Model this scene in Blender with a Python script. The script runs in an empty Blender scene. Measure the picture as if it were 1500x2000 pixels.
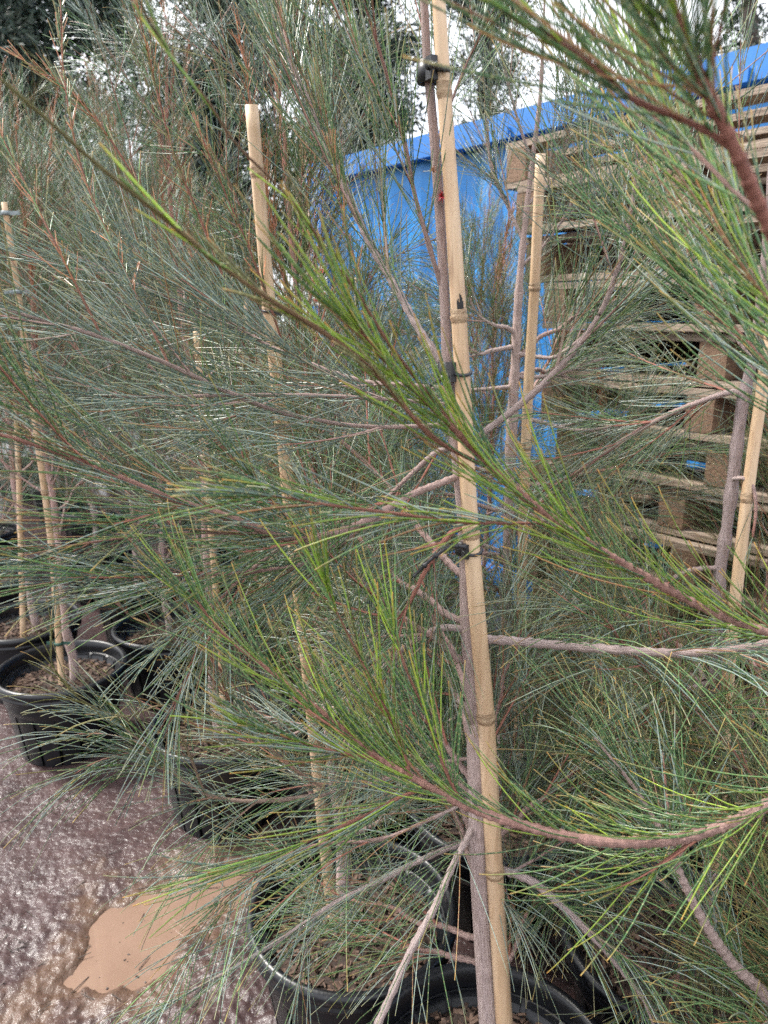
import bpy, math, random
import numpy as np
from mathutils import Vector, Matrix

# ------------------------------------------------------------------ camera, sky, sun, exposure
SC = bpy.context.scene
COL = SC.collection
rad = math.radians
PITCH, FPX, H = rad(14.8), 1450.0, 1.6
cam_d = bpy.data.cameras.new('camera'); cam = bpy.data.objects.new('camera', cam_d); COL.objects.link(cam)
cam.location = (0, 0, H); cam.rotation_euler = (rad(90) - PITCH, 0, 0)
cam_d.sensor_fit = 'VERTICAL'; cam_d.sensor_height = 24.0; cam_d.lens = 24.0 * FPX / 2000.0
cam_d.clip_start = 0.02; cam_d.clip_end = 400.0
cam_d.dof.use_dof = True; cam_d.dof.focus_distance = 1.02; cam_d.dof.aperture_fstop = 5.0
SC.camera = cam

SUN_EL, SUN_AZ = rad(52), rad(-70)          # azimuth from +Y towards +X
W = bpy.data.worlds.new('World'); SC.world = W; W.use_nodes = True
wn, wl = W.node_tree.nodes, W.node_tree.links
wn.clear()
sky = wn.new('ShaderNodeTexSky'); sky.sky_type = 'NISHITA'; sky.sun_disc = False
sky.sun_elevation = SUN_EL; sky.sun_rotation = SUN_AZ; sky.dust_density = 4.0; sky.air_density = 1.0
bg1 = wn.new('ShaderNodeBackground'); bg1.inputs['Strength'].default_value = 0.10
wl.new(sky.outputs[0], bg1.inputs['Color'])
tc = wn.new('ShaderNodeTexCoord'); nz = wn.new('ShaderNodeTexNoise'); nz.inputs['Scale'].default_value = 2.2; nz.inputs['Detail'].default_value = 5
rp = wn.new('ShaderNodeValToRGB'); rp.color_ramp.elements[0].position = .25; rp.color_ramp.elements[1].position = .8
rp.color_ramp.elements[0].color = (.78, .82, .90, 1); rp.color_ramp.elements[1].color = (1.0, 1.0, 1.0, 1)
wl.new(tc.outputs['Generated'], nz.inputs['Vector']); wl.new(nz.outputs[0], rp.inputs[0])
bg2 = wn.new('ShaderNodeBackground'); bg2.inputs['Strength'].default_value = .54
wl.new(rp.outputs[0], bg2.inputs['Color'])
mxs = wn.new('ShaderNodeMixShader'); mxs.inputs[0].default_value = .88     # thick cloud cover over the clear sky
wl.new(bg1.outputs[0], mxs.inputs[1]); wl.new(bg2.outputs[0], mxs.inputs[2])
wo = wn.new('ShaderNodeOutputWorld'); wl.new(mxs.outputs[0], wo.inputs['Surface'])
sd = bpy.data.lights.new('sun', 'SUN'); sd.energy = 1.5; sd.angle = rad(11); sd.color = (1.0, .96, .9)
sun = bpy.data.objects.new('sun', sd); COL.objects.link(sun)
sv = Vector((math.sin(SUN_AZ) * math.cos(SUN_EL), math.cos(SUN_AZ) * math.cos(SUN_EL), math.sin(SUN_EL)))
sun.rotation_euler = sv.to_track_quat('Z', 'Y').to_euler(); sun.location = (-4, 2, 8)
vs = SC.view_settings; vs.view_transform = 'Standard'; vs.look = 'None'; vs.gamma = 1.0; vs.exposure = 2.2
vs.use_curve_mapping = False
SC.render.engine = 'CYCLES'
cy = SC.cycles
cy.use_adaptive_sampling = True; cy.adaptive_threshold = .012; cy.max_bounces = 3; cy.diffuse_bounces = 1; cy.glossy_bounces = 2; cy.transmission_bounces = 2
cy.use_denoising = False; cy.sample_clamp_indirect = 4.0; cy.caustics_reflective = False; cy.caustics_refractive = False

# ------------------------------------------------------------------ helpers
CP, SP = math.cos(PITCH), math.sin(PITCH)
def ray(px, py):
    a, u = (px - 750) / FPX, (1000 - py) / FPX
    return Vector((a, u * SP + CP, u * CP - SP))
def at(px, py, Y):
    r = ray(px, py); t = Y / r.y
    return Vector((r.x * t, Y, H + r.z * t))
def depth(px, py, Y):
    return Y / ray(px, py).y
def ground(px, py, z=0.0):
    r = ray(px, py); t = (z - H) / r.z
    return Vector((r.x * t, r.y * t, z))

def mesh_np(name, V, F, cols=None, along=None, ang=None, smooth=True):
    """V (n,3), F (m,4) quads or list of index lists"""
    me = bpy.data.meshes.new(name)
    V = np.asarray(V, dtype=np.float32)
    if isinstance(F, np.ndarray):
        m, k = F.shape
        me.vertices.add(len(V)); me.vertices.foreach_set('co', V.ravel())
        me.loops.add(m * k); me.loops.foreach_set('vertex_index', F.astype(np.int32).ravel())
        me.polygons.add(m); me.polygons.foreach_set('loop_start', np.arange(0, m * k, k, dtype=np.int32))
        me.update(calc_edges=True)
    else:
        me.from_pydata([tuple(v) for v in V], [], F); me.update()
    if smooth:
        me.polygons.foreach_set('use_smooth', np.ones(len(me.polygons), dtype=bool))
    if cols is not None:
        a = me.attributes.new('Col', 'FLOAT_COLOR', 'POINT')
        c4 = np.ones((len(V), 4), dtype=np.float32); c4[:, :3] = cols
        a.data.foreach_set('color', c4.ravel())
    if along is not None:
        a = me.attributes.new('along', 'FLOAT', 'POINT'); a.data.foreach_set('value', np.asarray(along, dtype=np.float32))
    if ang is not None:
        a = me.attributes.new('ang', 'FLOAT', 'POINT'); a.data.foreach_set('value', np.asarray(ang, dtype=np.float32))
    return me

def obj(name, me, mat=None, parent=None, loc=None, rot=None):
    if mat is not None and not me.materials: me.materials.append(mat)
    o = bpy.data.objects.new(name, me); COL.objects.link(o)
    if parent is not None: o.parent = parent
    if loc is not None: o.location = loc
    if rot is not None: o.rotation_euler = rot
    return o
def thing(name, label, cat, loc=(0, 0, 0), rz=0.0, group=None):
    o = bpy.data.objects.new(name, None); COL.objects.link(o)
    o.location = loc; o.rotation_euler = (0, 0, rz); o.empty_display_size = .1
    return tag(o, label, cat, group)
def tag(o, label, cat, group=None):
    o['label'] = label; o['category'] = cat
    if group: o['group'] = group
    return o
def copy_tree(o, parent=None):
    c = o.copy(); COL.objects.link(c); c.parent = parent
    for ch in list(o.children): copy_tree(ch, c)
    return c

class MB:
    def __init__(s): s.v = []; s.f = []
    def box(s, c, sx, sy, sz, M=None):
        b = len(s.v)
        for z in (-1, 1):
            for x, y in ((-1, -1), (1, -1), (1, 1), (-1, 1)):
                p = Vector((x * sx / 2, y * sy / 2, z * sz / 2))
                if M is not None: p = M @ p
                s.v.append(p + Vector(c))
        s.f += [[b, b+3, b+2, b+1], [b+4, b+5, b+6, b+7]] + [[b+i, b+(i+1) % 4, b+4+(i+1) % 4, b+4+i] for i in range(4)]
        return s
    def lathe(s, prof, n=48, closed=False):
        b = len(s.v); m = len(prof)
        for i in range(n):
            a = 2 * math.pi * i / n
            for r, z in prof: s.v.append(Vector((r * math.cos(a), r * math.sin(a), z)))
        for i in range(n):
            j = (i + 1) % n
            for k in range(m if closed else m - 1):
                l = (k + 1) % m
                s.f.append([b + i*m + k, b + j*m + k, b + j*m + l, b + i*m + l])
        return s
    def mesh(s, name, smooth=False):
        me = bpy.data.meshes.new(name); me.from_pydata([tuple(v) for v in s.v], [], s.f); me.update()
        if smooth: me.polygons.foreach_set('use_smooth', [True] * len(me.polygons))
        return me

def catmull(P, n):
    P = np.asarray(P, float)
    Q = np.vstack([2*P[0]-P[1], P, 2*P[-1]-P[-2]])
    seg = len(P) - 1
    t = np.linspace(0, seg, n); i = np.minimum(t.astype(int), seg-1); f = (t - i)[:, None]
    p0, p1, p2, p3 = Q[i], Q[i+1], Q[i+2], Q[i+3]
    return .5*((2*p1) + (p2-p0)*f + (2*p0-5*p1+4*p2-p3)*f**2 + (3*p1-p0-3*p2+p3)*f**3)
def norm(a): return a / np.maximum(np.linalg.norm(a, axis=-1, keepdims=True), 1e-9)

def frames(D):
    """D (...,3) unit directions -> two perpendicular unit vectors"""
    ref = np.where(np.abs(D[..., 2:3]) > .9, np.array([1., 0, 0]), np.array([0., 0, 1.]))
    A = norm(np.cross(D, ref)); B = np.cross(D, A)
    return A, B
def tubes(P, R, S):
    """P (N,K,3) polylines, R (N,K) radii -> verts, quads, (vertex index arranged N,K,S)"""
    N, K, _ = P.shape
    D = norm(np.gradient(P, axis=1))
    A, B = frames(D)
    th = np.linspace(0, 2*np.pi, S, endpoint=False)
    V = P[:, :, None, :] + R[:, :, None, None] * (A[:, :, None, :]*np.cos(th)[None, None, :, None] + B[:, :, None, :]*np.sin(th)[None, None, :, None])
    idx = np.arange(N*K*S).reshape(N, K, S)
    a = idx[:, :-1, :]; b = np.roll(a, -1, axis=2); d = idx[:, 1:, :]; c = np.roll(d, -1, axis=2)
    F = np.stack([a, b, c, d], -1).reshape(-1, 4)
    return V.reshape(-1, 3), F

# ------------------------------------------------------------------ materials
def mat(name):
    m = bpy.data.materials.new(name); m.use_nodes = True
    return m, m.node_tree.nodes, m.node_tree.links, m.node_tree.nodes['Principled BSDF']
def noise_mat(name, c1, c2, scale=20, rough=.6, bump=0.0, bscale=None, detail=6, stretch=None, spec=.5, c3=None, metal=0.0, dist=.01):
    m, n, l, b = mat(name)
    t = n.new('ShaderNodeTexCoord'); mp = n.new('ShaderNodeMapping')
    if stretch: mp.inputs['Scale'].default_value = stretch
    l.new(t.outputs['Object'], mp.inputs[0])
    nz = n.new('ShaderNodeTexNoise'); nz.inputs['Scale'].default_value = scale; nz.inputs['Detail'].default_value = detail; nz.inputs['Roughness'].default_value = .65
    l.new(mp.outputs[0], nz.inputs['Vector'])
    r = n.new('ShaderNodeValToRGB'); r.color_ramp.elements[0].position = .32; r.color_ramp.elements[1].position = .68
    r.color_ramp.elements[0].color = (*c1, 1); r.color_ramp.elements[1].color = (*c2, 1)
    if c3: e = r.color_ramp.elements.new(.5); e.color = (*c3, 1)
    l.new(nz.outputs[0], r.inputs[0]); l.new(r.outputs[0], b.inputs['Base Color'])
    b.inputs['Roughness'].default_value = rough; b.inputs['Specular IOR Level'].default_value = spec; b.inputs['Metallic'].default_value = metal
    if bump:
        n2 = n.new('ShaderNodeTexNoise'); n2.inputs['Scale'].default_value = bscale or scale*3; n2.inputs['Detail'].default_value = 6
        l.new(mp.outputs[0], n2.inputs['Vector'])
        bp = n.new('ShaderNodeBump'); bp.inputs['Strength'].default_value = bump; bp.inputs['Distance'].default_value = dist
        l.new(n2.outputs[0], bp.inputs['Height']); l.new(bp.outputs[0], b.inputs['Normal'])
    return m

def needle_mat(name, rings=True, rough=.36):
    m, n, l, b = mat(name)
    a = n.new('ShaderNodeAttribute'); a.attribute_name = 'Col'
    src = a.outputs['Color']
    if rings:
        al = n.new('ShaderNodeAttribute'); al.attribute_name = 'along'
        d = n.new('ShaderNodeMath'); d.operation = 'DIVIDE'; d.inputs[1].default_value = .0105; l.new(al.outputs['Fac'], d.inputs[0])
        f = n.new('ShaderNodeMath'); f.operation = 'FRACT'; l.new(d.outputs[0], f.inputs[0])
        g = n.new('ShaderNodeMath'); g.operation = 'LESS_THAN'; g.inputs[1].default_value = .16; l.new(f.outputs[0], g.inputs[0])
        k = n.new('ShaderNodeMath'); k.operation = 'MULTIPLY'; k.inputs[1].default_value = .65; l.new(g.outputs[0], k.inputs[0])
        mx = n.new('ShaderNodeMixRGB'); mx.inputs[2].default_value = (.34, .33, .14, 1); l.new(k.outputs[0], mx.inputs[0]); l.new(src, mx.inputs[1]); src = mx.outputs[0]
    l.new(src, b.inputs['Base Color'])
    b.inputs['Roughness'].default_value = rough; b.inputs['Specular IOR Level'].default_value = .7
    return m
def bark_mat(name, tint=1.0):
    m, n, l, b = mat(name)
    a = n.new('ShaderNodeAttribute'); a.attribute_name = 'Col'
    al = n.new('ShaderNodeAttribute'); al.attribute_name = 'along'
    an = n.new('ShaderNodeAttribute'); an.attribute_name = 'ang'
    cb = n.new('ShaderNodeCombineXYZ')
    s1 = n.new('ShaderNodeMath'); s1.operation = 'MULTIPLY'; s1.inputs[1].default_value = 28; l.new(al.outputs['Fac'], s1.inputs[0])
    s2 = n.new('ShaderNodeMath'); s2.operation = 'MULTIPLY'; s2.inputs[1].default_value = 2.6; l.new(an.outputs['Fac'], s2.inputs[0])
    l.new(s1.outputs[0], cb.inputs[0]); l.new(s2.outputs[0], cb.inputs[1])
    nz = n.new('ShaderNodeTexNoise'); nz.inputs['Scale'].default_value = 1.4; nz.inputs['Detail'].default_value = 8; nz.inputs['Roughness'].default_value = .7
    l.new(cb.outputs[0], nz.inputs['Vector'])
    r = n.new('ShaderNodeValToRGB'); r.color_ramp.elements[0].position = .3; r.color_ramp.elements[1].position = .7
    r.color_ramp.elements[0].color = (.42, .37, .35, 1); r.color_ramp.elements[1].color = (1.3, 1.28, 1.31, 1)
    l.new(nz.outputs[0], r.inputs[0])
    mx = n.new('ShaderNodeMixRGB'); mx.blend_type = 'MULTIPLY'; mx.inputs[0].default_value = 1
    l.new(a.outputs['Color'], mx.inputs[1]); l.new(r.outputs[0], mx.inputs[2]); l.new(mx.outputs[0], b.inputs['Base Color'])
    bp = n.new('ShaderNodeBump'); bp.inputs['Strength'].default_value = 1.0; bp.inputs['Distance'].default_value = .004
    l.new(nz.outputs[0], bp.inputs['Height']); l.new(bp.outputs[0], b.inputs['Normal'])
    b.inputs['Roughness'].default_value = .62; b.inputs['Specular IOR Level'].default_value = .35
    return m

M_NEEDLE = needle_mat('needle')
M_NEEDLE_FAR = needle_mat('needle_plain', rings=False, rough=.45)
M_BARK = bark_mat('bark')
M_BAMBOO = noise_mat('bamboo', (.50, .32, .18), (.74, .55, .37), scale=12, rough=.4, stretch=(4, 4, .35), bump=.05, c3=(.66, .46, .285), dist=.002)
def age(m, col, scale, lo, hi, amt, stretch=(1, 1, 1)):
    """stains with a shape of their own over a material's colour"""
    n, l = m.node_tree.nodes, m.node_tree.links; b = n['Principled BSDF']; src = b.inputs['Base Color'].links[0].from_socket
    t = n.new('ShaderNodeTexCoord'); mp = n.new('ShaderNodeMapping'); mp.inputs['Scale'].default_value = stretch; l.new(t.outputs['Object'], mp.inputs[0])
    z = n.new('ShaderNodeTexNoise'); z.inputs['Scale'].default_value = scale; z.inputs['Detail'].default_value = 7; z.inputs['Roughness'].default_value = .7; l.new(mp.outputs[0], z.inputs['Vector'])
    r = n.new('ShaderNodeMapRange'); r.inputs[1].default_value = lo; r.inputs[2].default_value = hi; r.inputs[3].default_value = 0; r.inputs[4].default_value = amt; l.new(z.outputs[0], r.inputs[0])
    x = n.new('ShaderNodeMixRGB'); x.inputs[2].default_value = (*col, 1); l.new(r.outputs[0], x.inputs[0]); l.new(src, x.inputs[1]); l.new(x.outputs[0], b.inputs['Base Color'])
age(M_BAMBOO, (.27, .14, .07), 26, .56, .72, .75, (2, 2, .22))
age(M_BAMBOO, (.20, .13, .09), 260, .62, .70, .6, (1, 1, .5))
M_NODE = noise_mat('bamboo_node', (.30, .18, .10), (.52, .38, .24), scale=90, rough=.6, bump=.4)
M_INK = noise_mat('ink', (.008, .007, .008), (.02, .018, .018), rough=.5)
M_POT = noise_mat('pot_plastic', (.0035, .004, .0058), (.007, .008, .0105), scale=9, rough=.36, bump=.06, bscale=160, spec=.5)
age(M_POT, (.10, .085, .08), 26, .60, .74, .55, (1, 1, .6))
age(M_POT, (.16, .14, .13), 210, .66, .72, .5)
M_SOIL = noise_mat('soil', (.018, .011, .008), (.06, .038, .028), scale=60, rough=.85, bump=.8, bscale=90)
M_CHIP = noise_mat('bark_chip', (.04, .022, .015), (.17, .105, .072), scale=35, rough=.75, bump=.4)
M_TIE = noise_mat('tie_rubber', (.012, .012, .014), (.03, .03, .034), scale=30, rough=.38)
M_TIEGREY = noise_mat('tie_grey', (.20, .24, .25), (.30, .34, .35), scale=30, rough=.5)
M_TIEGREEN = noise_mat('tie_green', (.02, .07, .05), (.04, .11, .08), scale=30, rough=.5)
M_BLUE = noise_mat('blue_paint', (.022, .19, .54), (.06, .30, .70), scale=3.0, rough=.42, bump=.05, c3=(.03, .24, .62), detail=9)
M_BLUERAIL = noise_mat('blue_rail_paint', (.016, .14, .46), (.04, .21, .58), scale=5.0, rough=.45, bump=.05)
M_WOOD = noise_mat('pallet_wood', (.17, .125, .095), (.40, .325, .255), scale=9, rough=.75, stretch=(1, 9, 9), bump=.3, c3=(.29, .22, .165))
M_WOODD = noise_mat('bearer_wood', (.13, .075, .045), (.27, .17, .11), scale=12, rough=.8, stretch=(9, 1, 9), bump=.35)
age(M_BLUE, (.16, .14, .15), 5, .60, .80, .5, (1, 1, .3))
age(M_BLUE, (.11, .05, .03), 22, .64, .72, .8, (1, 1, .4))
age(M_WOOD, (.10, .07, .05), 18, .58, .75, .7, (.4, 3, 3))
M_WHITE = noise_mat('sticker_white', (.70, .68, .66), (.82, .80, .78), rough=.5)
M_RED = noise_mat('sticker_red', (.45, .03, .04), (.55, .05, .06), rough=.5)
M_GREENLEAF = noise_mat('seedling_leaf', (.10, .26, .05), (.18, .38, .09), rough=.5)

# mud + puddle
def mud_mat():
    m, n, l, b = mat('wet_mud')
    t = n.new('ShaderNodeTexCoord')
    n1 = n.new('ShaderNodeTexNoise'); n1.inputs['Scale'].default_value = 9; n1.inputs['Detail'].default_value = 12; n1.inputs['Roughness'].default_value = .72
    n2 = n.new('ShaderNodeTexNoise'); n2.inputs['Scale'].default_value = 75; n2.inputs['Detail'].default_value = 5; n2.inputs['Roughness'].default_value = .55; n2.inputs['Distortion'].default_value = .6
    l.new(t.outputs['Object'], n1.inputs['Vector']); l.new(t.outputs['Object'], n2.inputs['Vector'])
    r = n.new('ShaderNodeValToRGB'); r.color_ramp.elements[0].position = .3; r.color_ramp.elements[1].position = .7
    r.color_ramp.elements[0].color = (.036, .0215, .0212, 1); r.color_ramp.elements[1].color = (.088, .0560, .0540, 1)
    l.new(n1.outputs[0], r.inputs[0])
    sa = n.new('ShaderNodeAttribute'); sa.attribute_name = 'along'
    sm = n.new('ShaderNodeMixRGB'); sm.inputs[2].default_value = (.110, .068, .048, 1)
    l.new(sa.outputs['Fac'], sm.inputs[0]); l.new(r.outputs[0], sm.inputs[1]); l.new(sm.outputs[0], b.inputs['Base Color'])
    r2 = n.new('ShaderNodeMapRange'); r2.inputs[1].default_value = .3; r2.inputs[2].default_value = .7; r2.inputs[3].default_value = .24; r2.inputs[4].default_value = .48
    l.new(n2.outputs[0], r2.inputs[0]); l.new(r2.outputs[0], b.inputs['Roughness'])
    bp = n.new('ShaderNodeBump'); bp.inputs['Strength'].default_value = .5; bp.inputs['Distance'].default_value = .010
    l.new(n2.outputs[0], bp.inputs['Height']); l.new(bp.outputs[0], b.inputs['Normal'])
    b.inputs['Specular IOR Level'].default_value = .3
    b.inputs['Coat Weight'].default_value = .32; b.inputs['Coat Roughness'].default_value = .20; b.inputs['Coat IOR'].default_value = 1.5; l.new(bp.outputs[0], b.inputs['Coat Normal'])
    return m
M_MUD = mud_mat()
M_WATER = noise_mat('muddy_water', (.205, .132, .096), (.240, .158, .117), scale=7, rough=.03, spec=.5)

# ------------------------------------------------------------------ setting: ground and puddle
rng = np.random.default_rng(7)
def vnoise(x, y, seed, scale):
    r = np.random.default_rng(seed); G = r.random((256, 256))
    u, v = x*scale, y*scale; i = np.floor(u).astype(int); j = np.floor(v).astype(int); f = u-i; g = v-j
    f = f*f*(3-2*f); g = g*g*(3-2*g)
    a = G[i % 256, j % 256]; b = G[(i+1) % 256, j % 256]; c = G[i % 256, (j+1) % 256]; d = G[(i+1) % 256, (j+1) % 256]
    return (a*(1-f)+b*f)*(1-g) + (c*(1-f)+d*f)*g - .5
PUD = [ground(*p) for p in [(95, 1945), (150, 1850), (210, 1770), (290, 1725), (380, 1700), (440, 1665), (500, 1660), (520, 1710), (480, 1760), (420, 1785), (370, 1835), (320, 1915), (200, 1965)]]
def poly_sd(x, y, poly):
    d = np.full(x.shape, 1e9); inside = np.zeros(x.shape, bool)
    n = len(poly)
    for i in range(n):
        ax, ay = poly[i].x, poly[i].y; bx, by = poly[(i+1) % n].x, poly[(i+1) % n].y
        ex, ey = bx-ax, by-ay; wx, wy = x-ax, y-ay
        t = np.clip((wx*ex+wy*ey)/(ex*ex+ey*ey), 0, 1)
        d = np.minimum(d, np.hypot(wx-t*ex, wy-t*ey))
        c = ((ay > y) != (by > y)) & (x < (bx-ax)*(y-ay)/(by-ay+1e-12)+ax)
        inside ^= c
    return np.where(inside, -d, d)
def axis(lo, hi, step, far_lo, far_hi):
    core = np.arange(lo, hi+step/2, step)
    g = 1.35; left = []; s = step; x = lo
    while x > far_lo: s *= g; x -= s; left.append(x)
    right = []; s = step; x = core[-1]
    while x < far_hi: s *= g; x += s; right.append(x)
    return np.concatenate([left[::-1], core, right])
gx = axis(-1.5, .12, .0065, -70, 70); gy = axis(.9, 2.4, .0065, -40, 120)
X, Y = np.meshgrid(gx, gy, indexing='ij')
rough = (.022*vnoise(X, Y, 1, 3.0) + .020*vnoise(X, Y, 2, 9.0) + .011*vnoise(X+.3, Y, 3, 22.0) + .018*np.abs(vnoise(X*1.6+.4*Y, Y*.8+.2, 4, 40.0)) + .009*vnoise(X*1.5, Y*.8, 5, 82.0))
sdv = poly_sd(X, Y, PUD) + .075*vnoise(X, Y, 11, 9.0) + .045*vnoise(X, Y, 12, 26.0)
dip = np.clip(-sdv/.08, -1.5, 1)
calm = np.clip((2.2 - Y) / .9, .35, 1)
Z = rough*calm*np.clip(1+sdv/.08, .35, 1) + np.where(dip > 0, -.030*dip, -.0045*dip)
far = np.clip((np.hypot(X+.5, Y-1.8)-2.5)/2, 0, 1)
Z = Z*(1-far)
V = np.stack([X, Y, Z], -1).reshape(-1, 3)
nx, ny = X.shape
idx = np.arange(nx*ny).reshape(nx, ny)
F = np.stack([idx[:-1, :-1], idx[1:, :-1], idx[1:, 1:], idx[:-1, 1:]], -1).reshape(-1, 4)
silt = np.clip(1.15-(sdv+.16*vnoise(X, Y, 21, 14.0)+.10*vnoise(X, Y, 22, 40.0))/.13, 0, 1)**1.5   # pale silt left round the puddle
g = obj('ground', mesh_np('ground', V, F, along=silt.ravel()), M_MUD); g['kind'] = 'structure'
pb = MB()
cx = sum(p.x for p in PUD)/len(PUD); cyy = sum(p.y for p in PUD)/len(PUD)
ring = [Vector((cx+(p.x-cx)*1.35, cyy+(p.y-cyy)*1.35, -.007)) for p in PUD]
me = bpy.data.meshes.new('puddle'); me.from_pydata([tuple(p) for p in ring], [], [list(range(len(ring)))]); me.update()
if me.polygons[0].normal.z < 0: me.flip_normals()
p = obj('puddle', me, M_WATER); p['kind'] = 'structure'

rd = random.Random(31); mb = MB()
for _ in range(130):
    a = rd.uniform(0, 520), rd.uniform(1600, 2000); q = ground(*a); l = rd.choice((.0012, .002, .0025, .004))*rd.uniform(.6, 1.3)
    k = int(np.argmin(abs(gx-q.x))), int(np.argmin(abs(gy-q.y))); zz = max(Z[k], -.0068)
    M = Matrix.Rotation(rd.uniform(0, 6.28), 3, 'Z') @ Matrix.Rotation(rd.uniform(-.5, .5), 3, 'X')
    mb.box((q.x, q.y, zz+l*.2), l*rd.uniform(.8, 2.0), l, l*.6, M)
for _ in range(46):     # fallen bits of branchlet
    a = rd.uniform(0, 520), rd.uniform(1520, 2000); q = ground(*a); l = rd.uniform(.02, .06)
    k = int(np.argmin(abs(gx-q.x))), int(np.argmin(abs(gy-q.y))); zz = max(Z[k], -.0068)
    mb.box((q.x, q.y, zz+.003), l, .0016, .0014, Matrix.Rotation(rd.uniform(0, 6.28), 3, 'Z') @ Matrix.Rotation(rd.uniform(-.12, .12), 3, 'Y'))
lit = obj('litter', mb.mesh('litter'), noise_mat('litter', (.02, .014, .012), (.07, .05, .038), scale=9, rough=.6)); lit['kind'] = 'stuff'
tag(lit, 'dark grit and fallen needle bits scattered over the mud and puddle', 'litter')

# ------------------------------------------------------------------ she-oak growth engine
PAL = {  # base colour, second base, tip
    'fresh':  ((.130, .250, .022), (.280, .400, .040), (.60, .30, .07)),
    'green':  ((.052, .135, .044), (.125, .235, .075), (.52, .32, .09)),
    'blue':   ((.090, .160, .120), (.290, .355, .310), (.42, .40, .20)),
    'grey':   ((.085, .135, .088), (.220, .265, .200), (.40, .33, .17)),
    'olive':  ((.120, .130, .040), (.190, .180, .060), (.46, .25, .09)),
    'rust':   ((.34, .15, .06), (.48, .20, .10), (.60, .26, .13)),
}
class Foliage:
    def __init__(s, S=3, K=6): s.S = S; s.K = K; s.P = []; s.R = []; s.C = []; s.A = []
    def needles(s, base, d0, L, r, bend, bstr, pal, R, tipf=.10, wob=.085):
        N = len(base)
        if N == 0: return
        K = s.K
        t = np.append(np.linspace(0, .93, K-1), 1.0)
        bend = np.broadcast_to(np.asarray(bend, float), (N, 3))
        w = R.normal(0, wob, (N, 3))
        D = norm(d0[:, None, :] + t[None, :, None]**1.2 * (bend*np.reshape(bstr, (-1, 1)) + w)[:, None, :])
        step = L[:, None, None]*np.diff(t)[None, :, None]
        P = np.concatenate([np.zeros((N, 1, 3)), np.cumsum(D[:, :-1]*step, axis=1)], 1) + base[:, None, :]
        rr = r[:, None]*np.interp(t, [0, .06, .8, 1], [.8, 1, .92, .62])[None, :]
        c1, c2, ct = [np.array(c) for c in PAL[pal]]
        m = R.random((N, 1))**1.6; col = c1*.72*(1-m)+c2*1.12*m
        col = col*np.exp(R.normal(0, .22, (N, 1)))
        dead = R.random(N) < .04; col[dead] = np.array([.26, .13, .06])*R.uniform(.7, 1.3, (dead.sum(), 1))
        tipw = np.where(t > .99, 1.0, np.where(t > .9, .45, 0.0))[None, :, None] * (R.random((N, 1, 1)) < (.75 if K > 5 else .4))
        if K <= 5: tipw[:, -2] = 0
        C = col[:, None, :]*(1-tipw) + ct*tipw*R.uniform(.7, 1.2, (N, 1, 1))
        s.P.append(P); s.R.append(rr); s.C.append(C); s.A.append(t[None, :]*L[:, None])
    def mesh(s, name):
        P = np.concatenate(s.P); R = np.concatenate(s.R); C = np.concatenate(s.C); A = np.concatenate(s.A)
        V, F = tubes(P, R, s.S)
        return mesh_np(name, V, F, np.repeat(C[:, :, None, :], s.S, 2).reshape(-1, 3), np.repeat(A[:, :, None], s.S, 2).ravel())

class Wood:
    def __init__(s): s.V = []; s.F = []; s.C = []; s.A = []; s.G = []; s.n = 0
    def tube(s, P, r, c0, c1, S=8, nodes=0.0, R=None, lump=0.0):
        P = np.asarray(P, float); r = np.asarray(r, float)
        if nodes and nodes < .03 and r[0] > .0030 and np.linalg.norm(np.diff(P, axis=0), axis=1).sum() > .15:
            L_ = np.linalg.norm(np.diff(P, axis=0), axis=1).sum(); n_ = int(L_/(nodes*.25)); tt_ = np.linspace(0, 1, n_)
            r = np.interp(tt_, np.linspace(0, 1, len(r)), r); P = catmull(P, n_)
        K = len(P)
        seg = np.linalg.norm(np.diff(P, axis=0), axis=1); al = np.concatenate([[0], np.cumsum(seg)])
        rr = r.copy()
        if lump and R is not None: rr = rr*(1+lump*np.convolve(R.normal(0, 1.6, K+4), np.ones(5)/5, 'valid'))
        if nodes:
            ph = np.mod(al/nodes, 1.0); rr = rr*(1 + np.where(ph > .70, .20, .0) - np.where(ph < .2, .03, 0))
        rr[-1] *= .35
        v, f = tubes(P[None], rr[None], S)
        t = (al/al[-1])[:, None]; c = np.array(c0)*(1-t)+np.array(c1)*t
        s.V.append(v); s.F.append(f + s.n); s.n += len(v)
        s.C.append(np.repeat(c, S, 0)); s.A.append(np.repeat(al, S))
        a = np.linspace(0, 1, S, endpoint=False); a = np.abs(a*2-1)*6
        s.G.append(np.tile(a, K))
    def mesh(s, name):
        return mesh_np(name, np.concatenate(s.V), np.concatenate(s.F), np.concatenate(s.C), np.concatenate(s.A), np.concatenate(s.G))

BARK_OLD, BARK_MID, BARK_RED, BARK_GREEN = (.62, .51, .47), (.56, .42, .37), (.47, .21, .15), (.20, .24, .08)

def sample_poly(P, t):
    n = len(P)-1; x = np.clip(t, 0, 1)*n; i = np.minimum(x.astype(int), n-1); f = (x-i)[:, None]
    pos = P[i]*(1-f)+P[i+1]*f; tan = norm(P[i+1]-P[i])
    return pos, tan
def side_dirs(T, alpha, R, bias=None, bw=0.0):
    A, B = frames(T); th = R.uniform(0, 2*np.pi, len(T))
    N = A*np.cos(th)[:, None]+B*np.sin(th)[:, None]
    if bias is not None and bw:
        b = np.asarray(bias, float); N = N + bw*b; N = N - (N*T).sum(1, keepdims=True)*T; N = norm(N)
    return norm(T*np.cos(alpha)[:, None]+N*np.sin(alpha)[:, None])

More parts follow.
